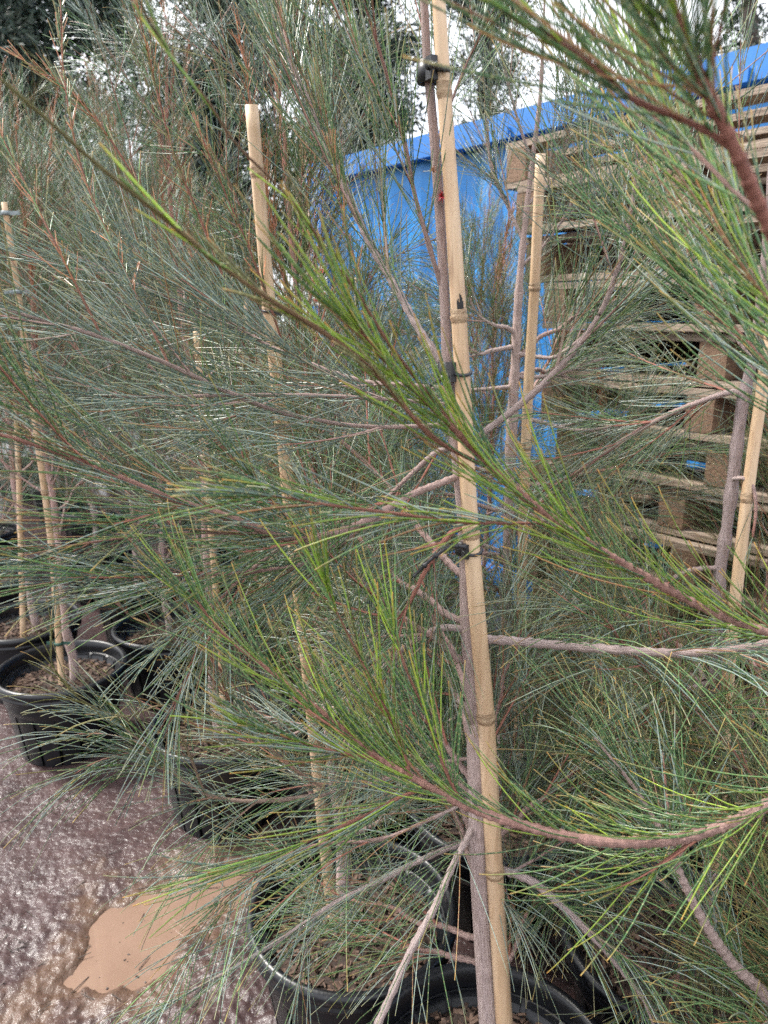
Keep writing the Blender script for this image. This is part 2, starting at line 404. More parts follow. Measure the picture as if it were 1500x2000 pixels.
def grow(parent, P, r, seed, dens=150, nlen=(.10, .18), nr=.00078, alpha=(.35, .8), bias=None, bw=0.0, bend=(0, 0, -1), bstr=(.1, .5),
         pal=('green',), f0=.12, f1=1.0, twigs=0, tlen=(.12, .28), talpha=(.4, .75), tdens=170, tbend=(0, 0, .3), c0=BARK_OLD, c1=BARK_RED,
         nodes=.012, S=8, NS=3, NK=6, name='branch', nmat=None, tf0=.15, tipf=.10, label=None, blab=None, tpal=None, acc=None):
    """one branch: wood mesh (with its twigs) + a child mesh of needle branchlets"""
    R = np.random.default_rng(seed)
    P = np.asarray(P, float); wood, fol = acc or (Wood(), Foliage(NS, NK))
    wood.tube(P, r, c0, c1, S=S, nodes=nodes, R=R, lump=.03)
    L = np.linalg.norm(np.diff(P, axis=0), axis=1).sum()
    def put(Q, n, a0, lo, pals):
        if n < 1: return
        t = np.sort(R.uniform(lo, f1, n)); pos, tan = sample_poly(Q, t)
        al = R.uniform(alpha[0], alpha[1], n)*(1-.45*t)
        d = side_dirs(tan, al, R, bias, bw)
        ln = R.uniform(nlen[0], nlen[1], n)*np.where(R.random(n) < .12, .45, 1)*(1-.25*t)
        pick = R.integers(0, len(pals), n)
        for k, pl in enumerate(pals):
            s = pick == k
            fol.needles(pos[s], d[s], ln[s], np.full(s.sum(), nr)*R.uniform(.8, 1.15, s.sum()), bend, R.uniform(bstr[0], bstr[1], s.sum()), pl, R, tipf)
    put(P, int(L*dens*(f1-f0)), alpha, f0, pal)
    # the tuft at the tip
    n = 5; fol.needles(np.repeat(P[-1:], n, 0), side_dirs(np.repeat(norm(P[-1:]-P[-2:-1]), n, 0), R.uniform(.05, .4, n), R), R.uniform(nlen[0]*.4, nlen[1]*.7, n), np.full(n, nr), bend, np.full(n, bstr[0]), pal[0], R, tipf)
    for k in range(twigs):
        t = np.array([tf0 + (.95-tf0)*(k+R.random())/twigs]); pos, tan = sample_poly(P, t)
        d = side_dirs(tan, np.array([R.uniform(*talpha)]), R, bias, bw*.6)[0]
        l = R.uniform(*tlen)*(1-.35*t[0]); m = 7
        s = np.linspace(0, 1, m)[:, None]
        Q = pos + l*(s*d + s*s*.5*np.array(tbend)*R.uniform(.3, 1.2) + s*R.normal(0, .03, 3))
        rt = np.linspace(min(r[int(t[0]*(len(r)-1))]*.55, .0028), .0009, m)
        wood.tube(Q, rt, c1, BARK_RED if R.random() < .7 else BARK_GREEN, S=5)
        put(Q, int(l*tdens), alpha, .08, tpal or pal)
    if acc: return None
    o = obj(name, wood.mesh(name), M_BARK, parent)
    if blab: o['label'] = blab
    f = obj('branchlets', fol.mesh('branchlets'), nmat or M_NEEDLE, o); f['kind'] = 'stuff'
    return o

def trace(pts, n=40):
    """pts: (px, py, Y, width px) -> smoothed 3D polyline and radii"""
    P = np.array([at(a, b, y) for a, b, y, w in pts]); r = np.array([w*.5*depth(a, b, y)/FPX for a, b, y, w in pts])
    return catmull(P, n), np.maximum(np.interp(np.linspace(0, 1, n), np.linspace(0, 1, len(r)), r), .0007)


def fill(root, x, y, zr, n, az, daz, ll, seed, pals, el=(5, 40), nlen=(.12, .21), dens=130, tw=6, curve=(-.1, .35), **k):
    R = np.random.default_rng(seed)
    for b in range(n):
        z0 = zr[0]+(zr[1]-zr[0])*(b+R.random())/n; a = rad(az+R.uniform(-daz, daz)); e = rad(R.uniform(*el)); l = R.uniform(*ll); m = 14
        s_ = np.linspace(0, 1, m)[:, None]; d = np.array([math.cos(a)*math.cos(e), math.sin(a)*math.cos(e), math.sin(e)])
        Q = np.array([x, y, z0]) + l*(s_*d + s_*s_*np.array([0, 0, R.uniform(*curve)]) + np.cumsum(R.normal(0, .01, (m, 3)), 0))
        dn = R.random() < .6
        grow(root, Q, np.linspace(.0055, .0012, m), seed*50+b, dens=dens, nlen=nlen, alpha=(.35, .9), bend=(0, 0, -1) if dn else (0, 0, 1), bstr=(0, .7), pal=pals, twigs=tw, tlen=(.12, .26), tdens=150, c0=BARK_MID, c1=BARK_RED, f0=.15, NK=6, **k)

# ------------------------------------------------------------------ pots
POT_R, POT_H = .228, .325
def make_pot():
    root = thing('plant_pot', '-', 'pot', group='black ribbed nursery pots')
    R, Hh = POT_R, POT_H
    prof = [(R-.020, Hh-.10), (R-.016, Hh-.03), (R-.014, Hh-.006), (R-.008, Hh), (R-.002, Hh+.001), (R+.005, Hh-.004), (R+.008, Hh-.013), (R+.006, Hh-.024), (R, Hh-.028), (R-.001, Hh-.036), (R+.003, Hh-.040), (R+.002, Hh-.046), (R-.006, Hh-.048)]
    obj('rim', MB().lathe(prof, 72).mesh('rim', True), M_POT, root)
    rt, rb = R-.016, R-.055
    body = [(rt-.003, Hh-.046), (rt-.019, Hh-.052), (rb-.019, .008), (rb-.03, .0), (.0005, .0)]
    obj('body', MB().lathe(body, 48).mesh('body', True), M_POT, root)
    obj('inner_wall', MB().lathe([(R-.020, Hh-.10), (R-.075, .06), (.0005, .06)], 48).mesh('inner_wall', True), M_POT, root)
    n = 16; pm = None
    mb = MB(); a = 2*math.pi/n*.84/2; K = 4
    for z, rr in ((Hh-.047, rt), (.004, rb)):
        for off in (0, -.022):
            for k in range(K+1):
                th = -a + 2*a*k/K
                mb.v.append(Vector(((rr+off)*math.cos(th), (rr+off)*math.sin(th), z)))
    q = K+1
    for k in range(K):
        mb.f.append([k, 2*q+k, 2*q+k+1, k+1]); mb.f.append([k, k+1, q+k+1, q+k]); mb.f.append([2*q+k+1, 2*q+k, 3*q+k, 3*q+k+1])
    mb.f.append([0, q, 3*q, 2*q]); mb.f.append([K, 2*q+K, 3*q+K, q+K])
    pm = mb.mesh('panel')
    for i in range(n): obj('panel', pm, M_POT, root, rot=(0, 0, 2*math.pi*i/n))
    # potting soil with bark chips
    R2 = np.random.default_rng(3); m = 26; k = 9
    vs_, fs = [Vector((0, 0, Hh-.072))], []
    for j in range(1, k+1):
        for i in range(m):
            th = 2*math.pi*i/m; rr = (R-.026)*j/k
            vs_.append(Vector((rr*math.cos(th), rr*math.sin(th), Hh-.075+R2.normal(0, .004)-(.006 if j == k else 0))))
    for i in range(m): fs.append([0, 1+i, 1+(i+1) % m])
    for j in range(k-1):
        for i in range(m): fs.append([1+j*m+i, 1+(j+1)*m+i, 1+(j+1)*m+(i+1) % m, 1+j*m+(i+1) % m])
    mb = MB(); mb.v = vs_; mb.f = fs
    soil = obj('soil', mb.mesh('soil', True), M_SOIL, root)
    mb = MB(); rd = random.Random(5)
    for _ in range(750):
        th = rd.uniform(0, 6.283); rr = (R-.034)*math.sqrt(rd.random())
        M = Matrix.Rotation(rd.uniform(0, 6.28), 3, 'Z') @ Matrix.Rotation(rd.gauss(0, .35), 3, 'X') @ Matrix.Rotation(rd.gauss(0, .25), 3, 'Y')
        l = rd.uniform(.005, .024)
        mb.box((rr*math.cos(th), rr*math.sin(th), Hh-.070+rd.uniform(-.004, .007)), l, l*rd.uniform(.15, .5), rd.uniform(.001, .004), M)
    ch = obj('bark_chips', mb.mesh('bark_chips'), M_CHIP, soil); ch['kind'] = 'stuff'
    return root
POT0 = make_pot(); pot_used = [False]
def pot(x, y, label, rz=0.0, group='black ribbed nursery pots'):
    o = POT0 if not pot_used[0] else copy_tree(POT0)
    pot_used[0] = True
    o.location = (x, y, .004); o.rotation_euler = (0, 0, rz); o['label'] = label; o['group'] = group
    return o

# ------------------------------------------------------------------ bamboo stakes and ties
def stake(P, r, label, node_t=(), group='bamboo stakes tied to the trees', ink=None, scars=()):
    P = np.asarray(P, float); n = len(P)
    root = thing('bamboo_stake', label, 'stake', tuple(P[0]), group=group)
    Q = P - P[0]
    D = norm(np.gradient(Q, axis=0)); A, B = frames(D); S = 16
    th = np.linspace(0, 2*np.pi, S, endpoint=False)
    V = (Q[:, None, :] + np.asarray(r)[:, None, None]*(A[:, None, :]*np.cos(th)[None, :, None]+B[:, None, :]*np.sin(th)[None, :, None])).reshape(-1, 3)
    idx = np.arange(n*S).reshape(n, S); a = idx[:-1]; b = np.roll(a, -1, 1); d = idx[1:]; c = np.roll(d, -1, 1)
    F = np.stack([a, b, c, d], -1).reshape(-1, 4).tolist(); F.append(idx[-1].tolist())
    me = mesh_np('culm', V, F); me.polygons[len(me.polygons)-1].use_smooth = False
    obj('culm', me, M_BAMBOO, root)
    for t in node_t:
        pos, tan = sample_poly(Q, np.array([t])); rr = float(np.interp(t, np.linspace(0, 1, n), r))
        prof = [(rr*.98, -.011), (rr*1.03, -.007), (rr*1.14, -.004), (rr*1.15, .0), (rr*1.02, .0016), (rr*1.06, .003), (rr*1.10, .006), (rr*.98, .010)]
        o = obj('node', MB().lathe(prof, 24).mesh('node', True), M_NODE, root, loc=tuple(pos[0]))
        o.rotation_euler = Vector(tan[0]).to_track_quat('Z', 'Y').to_euler()
    if ink:
        t0, t1, a0, a1 = ink; rd = random.Random(4); mb = MB(); cols = 7
        for k in range(cols):
            u0, u1 = a0+(a1-a0)*k/cols, a0+(a1-a0)*(k+1)/cols
            top = t0+(t1-t0)*rd.uniform(.45, 1.0)
            for (ta, tb) in ((t0+(t1-t0)*rd.uniform(0, .08), top),):
                quad = []
                for tt, uu in ((ta, u0), (ta, u1), (tb, u1), (tb, u0)):
                    pos, tan = sample_poly(Q, np.array([tt])); rr = float(np.interp(tt, np.linspace(0, 1, n), r))+.0004
                    quad.append(Vector(pos[0])+Vector((math.sin(uu)*rr, -math.cos(uu)*rr, 0)))
                bI = len(mb.v); mb.v += quad; mb.f.append([bI, bI+1, bI+2, bI+3])
        obj('ink_mark', mb.mesh('ink_mark'), M_INK, root)
    return root
def tube_obj(name, pts, r, m, parent=None, S=8, n=24, beads=False, closed=False):
    P = catmull(pts, n)
    rr = np.full(n, r) if np.isscalar(r) else np.interp(np.linspace(0, 1, n), np.linspace(0, 1, len(r)), r)
    if beads: rr = rr*(1+.75*(np.mod(np.arange(n), 9) < 2))
    rr = rr.copy(); 
    v, f = tubes(P[None], rr[None], S); f = f.tolist()
    f.append(list(range(S))[::-1]); f.append(list(range((n-1)*S, n*S)))
    return obj(name, mesh_np(name, v, f), m, parent)
def ring_obj(name, c, rx, tilt, r, m, parent, n=28):
    th = np.linspace(0, 2*np.pi, n, endpoint=False)
    P = np.stack([rx*np.cos(th), rx*np.sin(th), np.sin(th)*tilt], -1)
    mb = MB(); S = 8
    for k in range(n):
        rd_ = Vector((math.cos(th[k]), math.sin(th[k]), 0))
        for s in range(S):
            a = 2*math.pi*s/S; mb.v.append(Vector(P[k])+rd_*r*math.cos(a)+Vector((0, 0, r*math.sin(a))))
    for k in range(n):
        for s in range(S):
            k2, s2 = (k+1) % n, (s+1) % S; mb.f.append([k*S+s, k2*S+s, k2*S+s2, k*S+s2])
    o = obj(name, mb.mesh(name, True), m, parent, loc=tuple(c))
    return o
def lerp_at(P, z):
    P = np.asarray(P); o = np.argsort(P[:, 2]); return np.array([np.interp(z, P[o, 2], P[o, k]) for k in range(3)])

# ------------------------------------------------------------------ blue container
CA = Vector((.638, -.770, 0)).normalized(); CN = Vector((CA.y*-1, CA.x, 0)); CN = Vector((.770, .638, 0)).normalized()
C0 = Vector((-.49, 5.52, 0)); CL, CH, CW = 6.06, 2.59, 2.44
cont = thing('shipping_container', 'blue corrugated steel shipping container behind the tied trees and pallets', 'container', tuple(C0), math.atan2(CA.y, CA.x))
# local frame: x along the long side, -y... the far side is +y after rotation?  (x, y) -> C0 + x*CA + y*CN
def corr(name, x0, x1, z0, z1, y, parent, m, pitch=.278, dep=.036, flip=1):
    xs = []; x = x0
    while x < x1-1e-6:
        for d, yy in ((0, 0), (.070, 0), (.070+.068, dep), (.070+.068+.072, dep)):
            if x+d < x1: xs.append((x+d, yy))
        x += pitch
    xs.append((x1, 0))
    v = []; f = []
    for z in (z0, z1):
        for xx, yy in xs: v.append((xx, y+yy*flip, z))
    n = len(xs)
    for i in range(n-1): f.append([i, i+1, n+i+1, n+i])
    me = bpy.data.meshes.new(name); me.from_pydata(v, [], f); me.update()
    return obj(name, me, m, parent)
side = Vector((-CA.y, CA.x, 0))     # local +y in world
sgn = 1 if side.dot(CN) > 0 else -1
corr('side_wall', .16, CL-.16, .16, CH-.11, .035*sgn, cont, M_BLUE, flip=sgn)
corr('side_wall', .16, CL-.16, .16, CH-.11, (CW-.035)*sgn, cont, M_BLUE, flip=-sgn)
for nm, zz, hh, th in (('top_rail', CH-.06, .12, .08), ('bottom_rail', .09, .16, .08)):
    for yy in (.0, CW):
        obj(nm, MB().box((CL/2, yy*sgn, zz), CL-.34, th, hh).mesh(nm), M_BLUERAIL, cont)
for xx in (0.08, CL-.08):
    for yy in (.0, CW):
        pst = obj('corner_post', MB().box((xx, (yy+(.03 if yy == 0 else -.03))*sgn, CH/2), .15, .15, CH-.24).mesh('corner_post'), M_BLUERAIL, cont)
        for zz in (.06, CH-.06):
            obj('corner_casting', MB().box((xx, (yy+(.03 if yy == 0 else -.03))*sgn, zz), .178, .172, .122).mesh('corner_casting'), M_BLUERAIL, pst)
obj('roof', MB().box((CL/2, CW/2*sgn, CH-.03), CL-.3, CW-.09, .02).mesh('roof'), M_BLUE, cont)
obj('end_wall', MB().box((.05, CW/2*sgn, CH/2), .03, CW-.3, CH-.2).mesh('end_wall'), M_BLUE, cont)
obj('end_wall', MB().box((CL-.05, CW/2*sgn, CH/2), .03, CW-.3, CH-.2).mesh('end_wall'), M_BLUE, cont)
obj('floor_panel', MB().box((CL/2, CW/2*sgn, .12), CL-.3, CW-.1, .03).mesh('floor_panel'), M_BLUE, cont)
st = obj('label_plate', MB().box((.155, -.012*sgn+.0, 1.80), .19, .008, .26).mesh('label_plate'), M_WHITE, cont); st['label'] = 'white and red printed label on the corner of the container'
st.location = (0, -.062*sgn, 0)
for k, (zz, ww, hh) in enumerate(((1.895, .17, .03), (1.835, .03, .05), (1.745, .15, .02), (1.705, .12, .02))):
    for xo in ((0,) if k != 1 else (-.06, -.01, .04)):
        obj('red_print', MB().box((.155+xo, 0, zz), ww, .003, hh).mesh('red_print'), M_RED, st).location = (0, (-.012-.0055)*sgn, 0)

for xx in np.arange(.6, CL-.3, 1.2):
    obj('lashing_ring', MB().box((float(xx), -.052*sgn, CH-.10), .03, .02, .05).mesh('lashing_ring'), M_BLUERAIL, cont)
# dark shed roof seen beyond the pallets
shed = thing('shed', 'dark green low shed roof beyond the pallets at the top right', 'shed', (4.55, 7.2, 0), rad(-20))
M_SHED = noise_mat('shed_sheet', (.008, .022, .024), (.018, .040, .042), scale=4, rough=.6)
corr('wall', -1.5, 1.5, 0, 3.35, 0, shed, M_SHED, pitch=.24, dep=.03)
mb = MB(); mb.box((0, 1.4, 3.62), 3.4, 3.4, .05, Matrix.Rotation(rad(8), 3, 'X')); obj('roof', mb.mesh('roof'), M_SHED, shed)
obj('fascia', MB().box((0, -.30, 3.36), 3.4, .04, .2).mesh('fascia'), M_SHED, shed)

# ------------------------------------------------------------------ pallet stack in front of the container
PC = Vector((.423, 2.80, 0)); PL, PD, PH = 1.165, .98, .150
bear = MB().box((0, 0, 0), .085, PD, .106).mesh('bearer'); brd = MB().box((0, 0, 0), PL, .098, .020).mesh('deck_board'); brb = MB().box((0, 0, 0), PL, .098, .020).mesh('deck_board')
def bent(seed):
    rd = random.Random(seed); v = []; f = []; n = 10
    for i in range(n+1):
        x = -PL/2+PL*i/n; s = rd.uniform(-.0015, .0015)
        for yy, zz in ((-.049, -.010), (.049, -.010), (.049, .010), (-.049, .010)): v.append((x, yy+rd.uniform(-.001, .001), zz+s))
    for i in range(n):
        for k in range(4): f.append([i*4+k, i*4+(k+1) % 4, (i+1)*4+(k+1) % 4, (i+1)*4+k])
    f.append([3, 2, 1, 0]); f.append([n*4, n*4+1, n*4+2, n*4+3])
    me = bpy.data.meshes.new('deck_board'); me.from_pydata(v, [], f); me.update(); me.materials.append(M_WOOD)
    return me
BM = [bent(k) for k in range(4)]; bear.materials.append(M_WOODD)
ORD = ['bottom', 'second', 'third', 'fourth', 'fifth', 'sixth', 'seventh', 'eighth', 'ninth', 'tenth', 'eleventh', 'twelfth', 'thirteenth']
NP = 14; rd = random.Random(11); zc = .004
offs = [.10, .16, .08, .2, .14, .22, .16, .26, .2, .24, .19, .12, .06, 0.0]
for i in range(NP):
    lab = 'topmost weathered pallet of the stack in front of the blue container' if i == NP-1 else 'weathered timber pallet, %s from the ground in the tall stack' % ORD[i] if i else 'bottom weathered timber pallet of the tall stack by the container'
    o = thing('pallet', lab, 'pallet', group='pallets stacked in front of the container')
    off = offs[i] + rd.uniform(-.02, .02); ang = math.atan2(CA.y, CA.x) + rad(rd.uniform(-2.0, 2.0))*(0 if i == NP-1 else 1)
    c = PC + CA*(PL/2+off) + CN*(PD/2 + rd.uniform(-.03, .03)*(0 if i == NP-1 else 1))
    o.location = (c.x, c.y, zc); o.rotation_euler = (0, 0, ang)
    for x in (-PL/2+.045, 0, PL/2-.045): obj('bearer', bear, None, o, loc=(x, 0, .022+.053))
    for k in range(5):
        if i == 6 and k == 2: continue
        b_ = obj('deck_board', BM[rd.randrange(4)], None, o, loc=(rd.uniform(-.008, .008), -PD/2+.05+(PD-.1)*k/4, .022+.106+.0115), rot=(0, 0, rd.uniform(-.006, .006)))
    for k in range(3):
        obj('deck_board', BM[rd.randrange(4)], None, o, loc=(rd.uniform(-.008, .008), -PD/2+.05+(PD-.1)*k/2, .010))
    zc += .1535 + rd.uniform(0, .006)

# ------------------------------------------------------------------ generic potted she-oak (mid and back rows)
def gen_sheoak(seed, Ht=2.1, nb=32, spread=.62, pals=(('grey', 'blue', 'green'),), tipred=.45, NS=3, NK=4, dens=125, tw=7, nr=.00074, lean=(0, 0), simple=False, t0=.12):
    R = np.random.default_rng(seed)
    root = thing('potted_she_oak', '-', 'tree')
    n = 30; z = np.linspace(POT_H-.09, Ht, n)
    P = np.stack([np.cumsum(R.normal(0, .004, n))+lean[0]*(z/Ht)**1.5, np.cumsum(R.normal(0, .004, n))+lean[1]*(z/Ht)**1.5, z], -1)
    r = np.interp(z, [.2, .5, 1.3, Ht], [.017, .014, .009, .0022])
    w = Wood(); w.tube(P, r, BARK_OLD, BARK_RED, S=9, nodes=.10, R=R, lump=.03)
    tr = obj('trunk', w.mesh('trunk'), M_BARK, root)
    acc = (Wood(), Foliage(NS, NK)) if simple else None
    for b in range(nb):
        t = t0+(.98-t0)*(b+R.random()*.6)/nb; pos, tan = sample_poly(P, np.array([t])); az = b*2.39996+R.normal(0, .3)
        l = spread*(1.05-.72*t)*R.uniform(.7, 1.2)+.06; el = rad(R.uniform(12, 42))+t*rad(28)
        m = 12; s = np.linspace(0, 1, m)[:, None]
        d = np.array([math.cos(az)*math.cos(el), math.sin(az)*math.cos(el), math.sin(el)])
        Q = pos[0] + l*(s*d + s*s*np.array([0, 0, R.uniform(.15, .55)]) + np.cumsum(R.normal(0, .012, (m, 3)), 0))
        rr = np.linspace(.0058*(1.15-t), .0011, m)
        pl = pals[b % len(pals)]; red = R.random() < tipred
        grow(root, Q, rr, seed*100+b, acc=acc, dens=dens, nlen=(.09, .19), nr=nr, alpha=(.35, .9), bend=(0, 0, 1) if R.random() < .35+.3*t else (0, 0, -1), bstr=(.05, .6),
             pal=pl, twigs=tw, tlen=(.10, .26), tdens=130, c0=BARK_MID, c1=BARK_RED, S=6, NS=NS, NK=NK, nmat=M_NEEDLE_FAR, f0=.2,
             tpal=(pl if not red else tuple(pl)+('olive',)))
    if simple:
        o = obj('crown_wood', acc[0].mesh('crown_wood'), M_BARK, root); o['kind'] = 'stuff'
        f = obj('branchlets', acc[1].mesh('branchlets'), M_NEEDLE_FAR, o); f['kind'] = 'stuff'
    # reddish upright flowering shoots with short whiskers
    wd = Wood(); ff = Foliage(NS, 4)
    for b in range(int(14*tipred)+5):
        t = R.uniform(.45, 1.0); pos, tan = sample_poly(P, np.array([t])); az = R.uniform(0, 6.28); rr0 = R.uniform(.02, .34)*(1.15-t)
        p0 = pos[0]+np.array([math.cos(az)*rr0, math.sin(az)*rr0, R.uniform(.05, .2)]); l = R.uniform(.18, .38)
        m = 10; s = np.linspace(0, 1, m)[:, None]
        Q = p0 + s*l*np.array([math.cos(az)*.22, math.sin(az)*.22, 1]) + np.cumsum(R.normal(0, .003, (m, 3)), 0)
        q0 = pos[0]; Q = np.vstack([q0, Q])
        wd.tube(Q, np.linspace(.0022, .0012, m+1), (.50, .22, .15), (.50, .24, .14), S=5)
        nn = int(l*230); tt = R.uniform(.15, 1, nn); ps, tn = sample_poly(Q, tt)
        ff.needles(ps, side_dirs(tn, R.uniform(.2, .6, nn), R), R.uniform(.02, .07, nn)*(1.2-tt*.7), np.full(nn, nr), (0, 0, 1), np.full(nn, .3), 'rust' if R.random() < .6 else 'olive', R)
    so = obj('flower_shoots', wd.mesh('flower_shoots'), M_BARK, root); so['kind'] = 'stuff'
    fo = obj('branchlets', ff.mesh('branchlets'), M_NEEDLE_FAR, so); fo['kind'] = 'stuff'
    return root
VARS = [gen_sheoak(21, 2.15, 32, .38, (('grey', 'blue'), ('green', 'olive')), .9, lean=(-.14, .12), t0=.13),
        gen_sheoak(22, 2.35, 26, .55, (('blue', 'green'), ('grey', 'green')), .7, dens=110, tw=6),
        gen_sheoak(23, 2.0, 30, .66, (('blue', 'green'), ('green', 'grey')), .3, t0=.34),
        gen_sheoak(24, 2.25, 28, .58, (('grey', 'green'), ('olive', 'grey')), .9, t0=.34),
        gen_sheoak(25, 2.2, 34, .62, (('green', 'blue'), ('green', 'grey')), .6, simple=True),
        gen_sheoak(26, 2.3, 34, .58, (('olive', 'green'), ('green', 'blue')), .9, simple=True)]
var_used = [False]*6
def sheoak(v, x, y, label, rz=0.0, sc=1.0, group=None):
    o = VARS[v] if not var_used[v] else copy_tree(VARS[v])
    var_used[v] = True
    o.location = (x, y, 0); o.rotation_euler = (0, 0, rz); o.scale = (sc, sc, sc) if sc != 1 else (1, 1, 1)
    o['label'] = label
    if group: o['group'] = group
    return o
def straight_stake(x, y, h, r, label, lean=(0, 0), nodes=(.2, .42, .63, .84), z0=POT_H-.11, group='bamboo stakes tied to the trees'):
    n = 20; z = np.linspace(z0, h, n); t = (z-z0)/(h-z0)
    return stake(np.stack([x+lean[0]*t, y+lean[1]*t, z], -1), np.linspace(r, r*.72, n), label, nodes, group)
def px_stake(pts, label, nodes, r0, r1, n=24, **k):
    P = np.array([at(a, b, y) for a, b, y in pts]); P = catmull(P, n)
    return stake(P, np.linspace(r0, r1, n), label, nodes, **k), P


# ------------------------------------------------------------------ the tree tied in the middle (front pot)
BX, BY = .185, 1.0
pot(BX, BY, 'black pot at the bottom edge holding the nearest staked tree', .1)
T0 = thing('potted_she_oak', 'nearest she-oak with pinkish trunk strapped to the thick bamboo stake in the middle', 'tree', (0, 0, 0))
tp, tr_ = trace([(962, 2075, BY, 40), (955, 1990, BY, 40), (942, 1800, BY, 38), (934, 1640, BY, 38), (930, 1400, BY, 40), (918, 1230, BY, 38), (911, 1060, BY, 30), (897, 920, BY, 26), (876, 740, BY, 22), (869, 600, BY, 19),
                 (858, 400, BY, 20), (842, 200, BY, 19), (835, 130, BY, 17), (828, 0, BY, 16), (818, -160, BY, 12), (812, -330, BY, 6)], 90)
w = Wood(); w.tube(tp, tr_, BARK_OLD, BARK_MID, S=14, nodes=0, R=np.random.default_rng(2), lump=.025)
TR0 = obj('trunk', w.mesh('trunk'), M_BARK, T0)
sp_pts = [(993, 2090, .985), (985, 2000, .985), (966, 1700, .985), (949, 1400, .985), (932, 1200, .985), (917, 1000, .985), (901, 700, .985), (886, 450, .985), (869, 200, .985), (857, 0, .985), (850, -120, .985)]
S0, S0P = px_stake(sp_pts, 'thick pale bamboo stake in the middle with a black ink mark', (.2, .301, .483, .632, .81), .0152, .0070, n=40, ink=(.635, .650, -.25, .6))
def small_branch(pts, seed, **k): 
    P, r = trace(pts); return grow(T0, P, r, seed, **k)
UP, DN = (0, 0, 1), (0, 0, -1)
# right arm with long hanging branchlets
small_branch([(935, 1248, 1.0, 16), (1000, 1252, .97, 18), (1150, 1265, .92, 18), (1300, 1275, .87, 17), (1400, 1272, .84, 16), (1500, 1256, .81, 15), (1640, 1210, .78, 10), (1760, 1150, .76, 5)], 1, dens=229, nlen=(.14, .25), alpha=(.5, 1.15), bend=DN, bstr=(.5, 1.3), bias=DN, bw=.5, pal=('green', 'blue'), f0=.1, c0=BARK_OLD, c1=BARK_MID, nodes=.02)
small_branch([(918, 1232, 1.0, 14), (885, 1226, 1.0, 14), (850, 1230, 1.01, 13), (800, 1257, 1.03, 12), (745, 1308, 1.05, 10), (700, 1350, 1.07, 8), (640, 1400, 1.1, 6), (560, 1440, 1.13, 4)], 2, dens=180, nlen=(.12, .2), bend=DN, bstr=(.2, .7), pal=('grey', 'blue'), f0=.3, twigs=9, c1=BARK_MID, tdens=180)
# stub
P, r = trace([(918, 1410, .985, 14), (912, 1392, .975, 13), (902, 1374, .968, 12), (893, 1372, .965, 10), (890, 1384, .962, 8)], 14); w = Wood(); w.tube(P, r, BARK_OLD, BARK_OLD, S=8); obj('stub', w.mesh('stub'), M_BARK, T0)
# big left arm
small_branch([(905, 925, 1.0, 14), (870, 940, .99, 14), (800, 968, .97, 14), (720, 1015, .93, 14), (640, 1045, .89, 15), (560, 1050, .86, 14), (450, 1012, .82, 14), (330, 972, .78, 13), (200, 918, .75, 11), (80, 872, .72, 9), (-60, 835, .7, 6), (-160, 815, .69, 4)], 3,
    dens=169, nlen=(.12, .22), alpha=(.2, .55), bend=DN, bstr=(-.1, .3), pal=('green', 'blue', 'green'), f0=.15, twigs=7, tlen=(.14, .3), c0=BARK_MID, c1=BARK_RED, nodes=.014, tdens=180)
small_branch([(760, 1000, .95, 9), (690, 1045, .92, 10), (600, 1100, .89, 10), (500, 1116, .86, 9), (400, 1122, .83, 7), (260, 1110, .80, 6), (120, 1135, .77, 5), (-20, 1160, .75, 3)], 4, dens=169, nlen=(.11, .2), alpha=(.2, .55), bend=DN, bstr=(-.1, .25), pal=('blue', 'green', 'blue'), f0=.1, twigs=4, tlen=(.12, .26), tbend=(0, 0, .15), c0=BARK_MID, c1=BARK_RED, tdens=180, f1=0.9)
small_branch([(700, 1020, .93, 7), (620, 1055, .9, 7), (520, 1045, .86, 7), (400, 1040, .83, 6), (250, 1050, .8, 5), (100, 1070, .77, 4), (-20, 1075, .75, 3)], 41, dens=169, nlen=(.11, .2), alpha=(.2, .5), bend=DN, bstr=(-.1, .2), pal=('blue', 'green'), f0=.15, twigs=3, tlen=(.12, .24), c0=BARK_MID, c1=BARK_RED, tdens=180)
small_branch([(900, 870, 1.0, 10), (850, 885, 1.02, 10), (800, 930, 1.04, 10), (740, 985, 1.06, 8), (660, 1020, 1.09, 6), (560, 1060, 1.12, 4)], 5, dens=186, nlen=(.1, .18), pal=('grey', 'blue'), f0=.3, twigs=4, bend=DN, bstr=(.1, .5))
small_branch([(905, 1030, .99, 10), (880, 1042, .98, 10), (850, 1080, .97, 10), (828, 1120, .96, 9), (800, 1175, .95, 8), (768, 1225, .94, 6), (720, 1290, .93, 3)], 6, dens=186, nlen=(.1, .2), bend=DN, bstr=(.3, .9), pal=('grey', 'green'), f0=.25, c0=BARK_RED, c1=BARK_RED, twigs=4)
